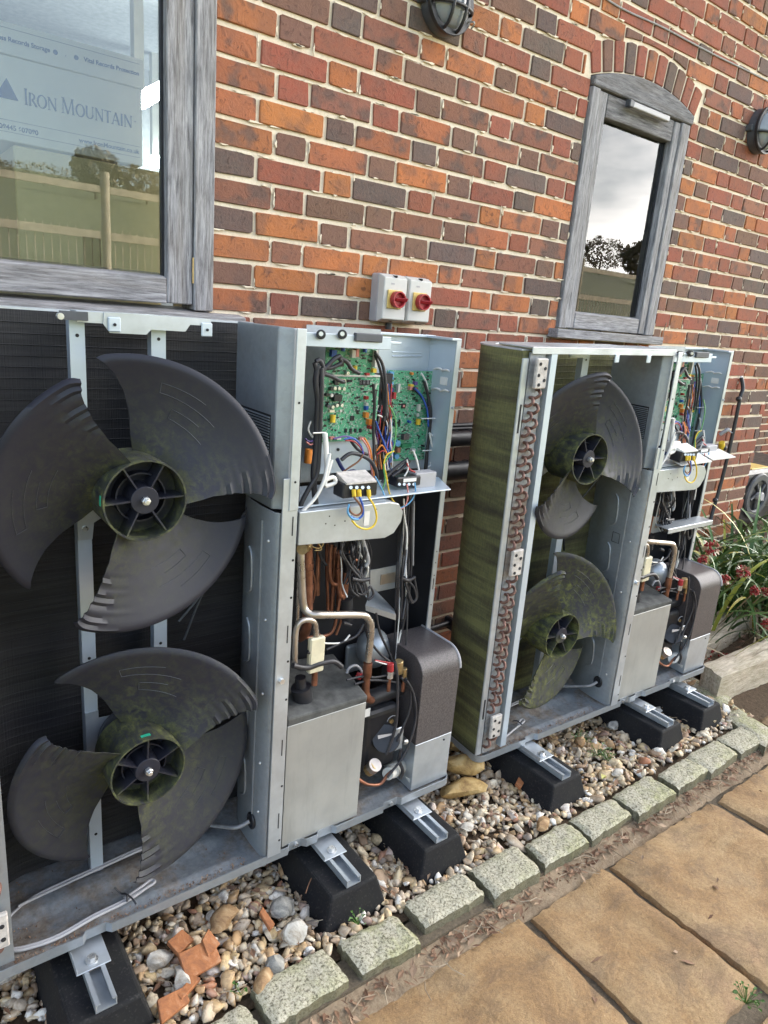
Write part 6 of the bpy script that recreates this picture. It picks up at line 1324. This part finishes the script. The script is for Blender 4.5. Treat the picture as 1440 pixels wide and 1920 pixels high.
# ================================================================== RUBBER FEET under the units
def foot(x, label, w_=.185, rail=True, yf=-.925, yb=-.33, zt=.098, rx=0.0, sag=0):
    t = root('rubber_foot', (x, (yf+yb)/2, 0), label=label, cat='rubber foot', group=None)
    wb, wt = w_/2, w_/2-.030
    mb = MB(); mb.hexa([(x-wb, yf, -.005), (x+wb, yf, -.005), (x+wb, yb, -.005), (x-wb, yb, -.005), (x-wt, yf+.022, zt), (x+wt, yf+.022, zt), (x+wt, yb-.02, zt), (x-wt, yb-.02, zt)])
    obj('block', mb, 'rubber', t, bevel=.006, seg=2)
    r0, r1 = yf+.028, yb-.03; xr_ = x+rx; z = zt+.001
    obj('rail', MB().box((xr_-.021, r0, z), (xr_+.021, r1, z+.0025)).box((xr_-.021, r0, z+.0025), (xr_-.0185, r1, z+.020)).box((xr_+.0185, r0, z+.0025), (xr_+.021, r1, z+.020)).box((xr_-.0185, r0, z+.0175), (xr_-.012, r1, z+.020)).box((xr_+.012, r0, z+.0175), (xr_+.0185, r1, z+.020)), 'galv2', t)
    obj('rail_dirt', MB().box((xr_-.017, r0+.10, z+.0026), (xr_+.017, r1, z+.006)), 'litter', t)
    fp = MB(); fp.box((xr_-.036, -.812, z+.0205), (xr_+.034, -.70, z+.0235)).box((xr_-.036, -.812, z+.0235), (xr_-.0335, -.72, z+.036))
    obj('foot_plate', fp, 'galv2', t, bevel=.001)
    obj('bolt', MB().cyl((xr_, -.790, z+.0235), (xr_, -.790, z+.0265), .013, 16).cyl((xr_, -.790, z+.0265), (xr_, -.790, z+.0345), .0085, 6), 'zinc', t)
    return t
foot(-.722, 'first rubber foot of the near unit, nearest the camera', .20)
foot(-.118, 'second rubber foot of the near unit, beside the terracotta shards', .20)
foot(.178, 'third rubber foot of the near unit, under the brown vessel', .19)
foot(.712, 'first rubber foot of the far unit, next to the ochre stones', .195)
foot(1.312, 'second rubber foot of the far unit, under the grey cover', .185)
foot(1.600, 'last rubber foot of the far unit, beside the oak sleeper', .185)
o = obj('dry_stick', MB().tube([Z(588, 1640, .09), Z(580, 1655, .085), Z(573, 1675, .08)], .0016, 5), 'litter', label='pale dry stick lying on the second rubber foot of the near unit', cat='stick')

# ================================================================== OAK SLEEPER, PLANT, MACHINE
def quadbar(p0, p1, p2, p3, z0, z1, n=26, k=7):
    """a hewn beam: top corners p0 (front left) p1 (front right) p2 (back right) p3 (back left)"""
    p = [np.array(q[:2]) for q in (p0, p1, p2, p3)]; mb = MB(); W_ = k+1
    for i in range(n+1):
        for j in range(k+1):
            u, v_ = i/n, j/k; q = (1-u)*(1-v_)*p[0]+u*(1-v_)*p[1]+u*v_*p[2]+(1-u)*v_*p[3]
            crack = -.012 if (j in (4,) and .30 < u < .62) else 0
            mb.v.append((q[0]+random.uniform(-.003, .003), q[1]+random.uniform(-.003, .003), z1+random.uniform(-.003, .003)+crack-(.006 if j in (0, k) or i in (0, n) else 0)))
    mb.f = [(i*W_+j, (i+1)*W_+j, (i+1)*W_+j+1, i*W_+j+1) for i in range(n) for j in range(k)]
    per = [i*W_ for i in range(n+1)]+[n*W_+j for j in range(1, k+1)]+[i*W_+k for i in range(n-1, -1, -1)]+[j for j in range(k-1, 0, -1)]
    L = len(per)
    for s_ in (.45, 0):
        o_ = len(mb.v)
        for q_ in per: q = mb.v[q_]; mb.v.append((q[0]+random.uniform(-.004, .004), q[1]+random.uniform(-.004, .004), z0+(z1-z0)*s_))
        prev = per if s_ else list(range(o_-L, o_))
        mb.f += [(prev[(a_+1) % L], prev[a_], o_+a_, o_+(a_+1) % L) for a_ in range(L)]
    return mb
zt_ = .135
P0, P3 = Z(1354, 1268, zt_), Z(1319, 1243, zt_); dr = np.array(Z(1440, 1235, zt_))-np.array(P0); dr /= np.linalg.norm(dr)
obj('oak_sleeper', quadbar(P0, np.array(P0)+dr*.95, np.array(P3)+dr*.95+np.array([.05, .03, 0]), P3, -.03, zt_), 'sleeper', smooth=40, label='old split oak sleeper edging the plant bed', cat='sleeper')
obj('oak_sleeper', quadbar((2.02, -.60, 0), (2.75, -.50, 0), (2.78, -.38, 0), (2.05, -.48, 0), -.02, .10), 'sleeper', smooth=40, label='second oak sleeper half hidden under the strap leaves', cat='sleeper')
# strap leaved plant
pc = np.array([2.75, -.30, .02]); pr_ = random.Random(8)
plant = root('strap_leaved_plant', tuple(pc), label='clump of arching green strap leaves with red seed heads by the wall end', cat='plant')
def strap(base, az, L, up, droop, w_, mat, parent, name='leaf', twist=0.):
    n_ = 12; p = np.array(base, float); d = np.array([math.cos(az), math.sin(az)]); pts_ = []; e = up
    for i in range(n_+1):
        pts_.append(p.copy()); s_ = L/n_; p = p+s_*np.array([d[0]*math.cos(e), d[1]*math.cos(e), math.sin(e)]); e -= droop/n_*(.4+1.6*i/n_)
        if p[2] < .035: p[2] = .035+.004*i; e = max(e, 0)
    if name == 'leaf' and any(q[0] < 1.93 for q in pts_): return None
    mb = MB(); sd_ = np.array([-d[1], d[0], 0])
    for i, q in enumerate(pts_):
        u = i/n_; ww = w_*(.55+.9*u if u < .35 else (1-u)**.6*1.12+.02)*.5; a_ = twist*u; s2 = sd_*math.cos(a_)+np.array([0, 0, 1])*math.sin(a_)
        mb.v += [tuple(q-s2*ww), tuple(q+np.array([0, 0, -.18*ww])), tuple(q+s2*ww)]
    for i in range(n_):
        a_ = 3*i; mb.f += [(a_, a_+1, a_+4, a_+3), (a_+1, a_+2, a_+5, a_+4)]
    return obj(name, mb, mat, parent, smooth=180)
for i in range(430):
    b = pc+np.array([pr_.gauss(.12, .42), pr_.gauss(-.08, .16), 0]); az = pr_.uniform(0, 6.28)
    kind = pr_.random(); mat_ = 'leaf' if kind < .80 else ('leafdry' if kind < .95 else 'leafyel')
    if mat_ == 'leafdry': strap(b, az, pr_.uniform(.3, .55), pr_.uniform(.4, 1.0), pr_.uniform(1.8, 3.0), pr_.uniform(.012, .022), mat_, plant, twist=pr_.uniform(-1, 1))
    else: strap(b, az, pr_.uniform(.50, .95), pr_.uniform(.85, 1.5), pr_.uniform(1.0, 2.6), pr_.uniform(.016, .030), mat_, plant, twist=pr_.uniform(-.7, .7))
dl = MB()
def seed_head(px, py, yv, r_, i):
    c = np.array(Y(px, py, yv)); f_ = obj('stem', MB().tube([c+np.array([.06, .16, -.26]), c+np.array([.03, .06, -.10]), c], .003, 5), 'leafdry', plant)
    ms_ = MB(); mh = MB(); q_ = random.Random(i)
    for _ in range(46):
        v_ = np.array([q_.gauss(0, 1) for _ in range(3)]); v_ /= np.linalg.norm(v_); k_ = c+v_*r_*q_.uniform(.45, 1); ms_.ball(k_, .0052, seg=6, rings=4)
    for _ in range(26):
        v_ = np.array([q_.gauss(0, 1) for _ in range(3)]); v_ /= np.linalg.norm(v_); a_ = c+v_*r_*.5; b_ = c+v_*r_*1.25; s_ = np.cross(v_, [0, 0, 1.])*.012; mh.add([a_, (a_+b_)/2+s_, b_, (a_+b_)/2-s_], [(0, 1, 2, 3)])
    h_ = obj('seed_head', ms_, 'seed', plant); obj('husk', mh, 'husk', h_)
for i, a_ in enumerate(((1335, 1026, -.62, .036), (1394, 1073, -.62, .032), (1359, 1086, -.64, .024), (1416, 1108, -.64, .024), (1434, 1110, -.63, .022), (1318, 1050, -.60, .020), (1438, 1170, -.70, .030))): seed_head(*a_, i)
# fallen dry leaves and red seeds at the foot of the plant
mb = MB(); 
for _ in range(60): q = np.array((pr_.gauss(2.1, .10), pr_.gauss(-.55, .08), .05)); mb.ball(q, .005, seg=6, rings=4)
obj('fallen_seeds', mb, 'seed', org=(2.1, -.55, 0), label='red seeds fallen on the soil beside the sleeper', kind='stuff')
mb = MB()
for _ in range(420):
    q = np.array((pr_.uniform(1.96, 3.6), pr_.uniform(-.78, .6), .04)); a_ = pr_.uniform(0, 6.3); L = pr_.uniform(.02, .07); ww = .006; c_, s_ = math.cos(a_), math.sin(a_)
    mb.add([q, q+np.array([c_*L/2-s_*ww, s_*L/2+c_*ww, .012]), q+np.array([c_*L, s_*L, .0]), q+np.array([c_*L/2+s_*ww, s_*L/2-c_*ww, .006])], [(0, 1, 2, 3)])
obj('bed_litter', mb, 'litter', org=(2.5, 0, 0), kind='stuff', label='dry leaf litter on the plant bed')
# dark machine with a round recess beyond the wall end
a = Y(1402, 885, .35); mx_, mz_ = a[0]+.25, .36
mc = root('parked_machine', (mx_+.3, .60, 0), label='dark grey plastic machine with a round recessed hub beyond the wall end', cat='machine')
cc = Y(1421, 930, .35)
obj('body', MB().box((cc[0]-.26, .37, cc[2]-.24), (cc[0]+.9, .9, cc[2]+.20)), 'black', mc, bevel=.05, seg=4)
obj('ring', MB().ring((cc[0], .345, cc[2]), 'y', .115, .175, .03, 40), 'darkgrey', mc, bevel=.01, smooth=40)
obj('disc', MB().cyl((cc[0], .368, cc[2]), (cc[0], .36, cc[2]), .118, 32), 'black', mc, smooth=40); obj('hub', MB().cyl((cc[0], .36, cc[2]), (cc[0], .315, cc[2]), .034, 18), 'greypl', mc, bevel=.006)
for k_ in range(5): a_ = R(72*k_+20); obj('spoke', MB().tube([(cc[0]+.03*math.cos(a_), .352, cc[2]+.03*math.sin(a_)), (cc[0]+.11*math.cos(a_+.5), .352, cc[2]+.11*math.sin(a_+.5))], .010, 8, False), 'darkgrey', mc)
obj('orange_panel', MB().box((cc[0]-.08, .40, cc[2]+.195), (cc[0]+.20, .60, cc[2]+.204)), 'yellowplate', mc, bevel=.003)
# weeds in the gravel
def weed(px, py, r_, label, k=26):
    p = Z(px, py, .04); mb = MB(); q_ = random.Random(px)
    for _ in range(k):
        a_ = q_.uniform(0, 6.3); L = r_*q_.uniform(.3, 1); h_ = q_.uniform(.004, .024); s_ = q_.uniform(.003, .007); c = np.array([p[0]+L*math.cos(a_), p[1]+L*math.sin(a_), p[2]+h_])
        mb.add([c, c+np.array([s_*math.cos(a_-.7), s_*math.sin(a_-.7), .003]), c+np.array([s_*1.6*math.cos(a_), s_*1.6*math.sin(a_), .001]), c+np.array([s_*math.cos(a_+.7), s_*math.sin(a_+.7), .003])], [(0, 1, 2, 3)])
        mb.tube([(p[0], p[1], p[2]-.01), c], .0006, 3, False, False)
    obj('weed', mb, 'weed', label=label, cat='weed')
weed(1121, 1412, .05, 'small green weed in the gravel under the middle of the far unit')
weed(1090, 1388, .04, 'low weed at the far unit beside its near foot')
weed(1138, 1420, .03, 'tiny seedling beside the larger weed in the gravel')
weed(888, 1398, .05, 'weed growing beside the ochre lumps under the far unit', 40)
weed(672, 1728, .025, 'seedling between the second rubber foot and the setts', 12)
weed(1400, 1875, .03, 'weed tuft in the paving joint at the bottom right', 40)
weed(452, 1860, .02, 'bright green leaf scrap by the terracotta shards', 6)
p = Z(1128, 1461, .045); obj('yellow_leaf', MB().add([p, (p[0]+.014, p[1]-.006, p[2]+.006), (p[0]+.030, p[1]+.002, p[2]+.001), (p[0]+.014, p[1]+.014, p[2]+.007)], [(0, 1, 2, 3)]), 'leafyel', label='bright yellow leaf lying on the gravel under the far unit', cat='leaf')
for o in list(bpy.data.objects):
    if '_org' in o: del o['_org']
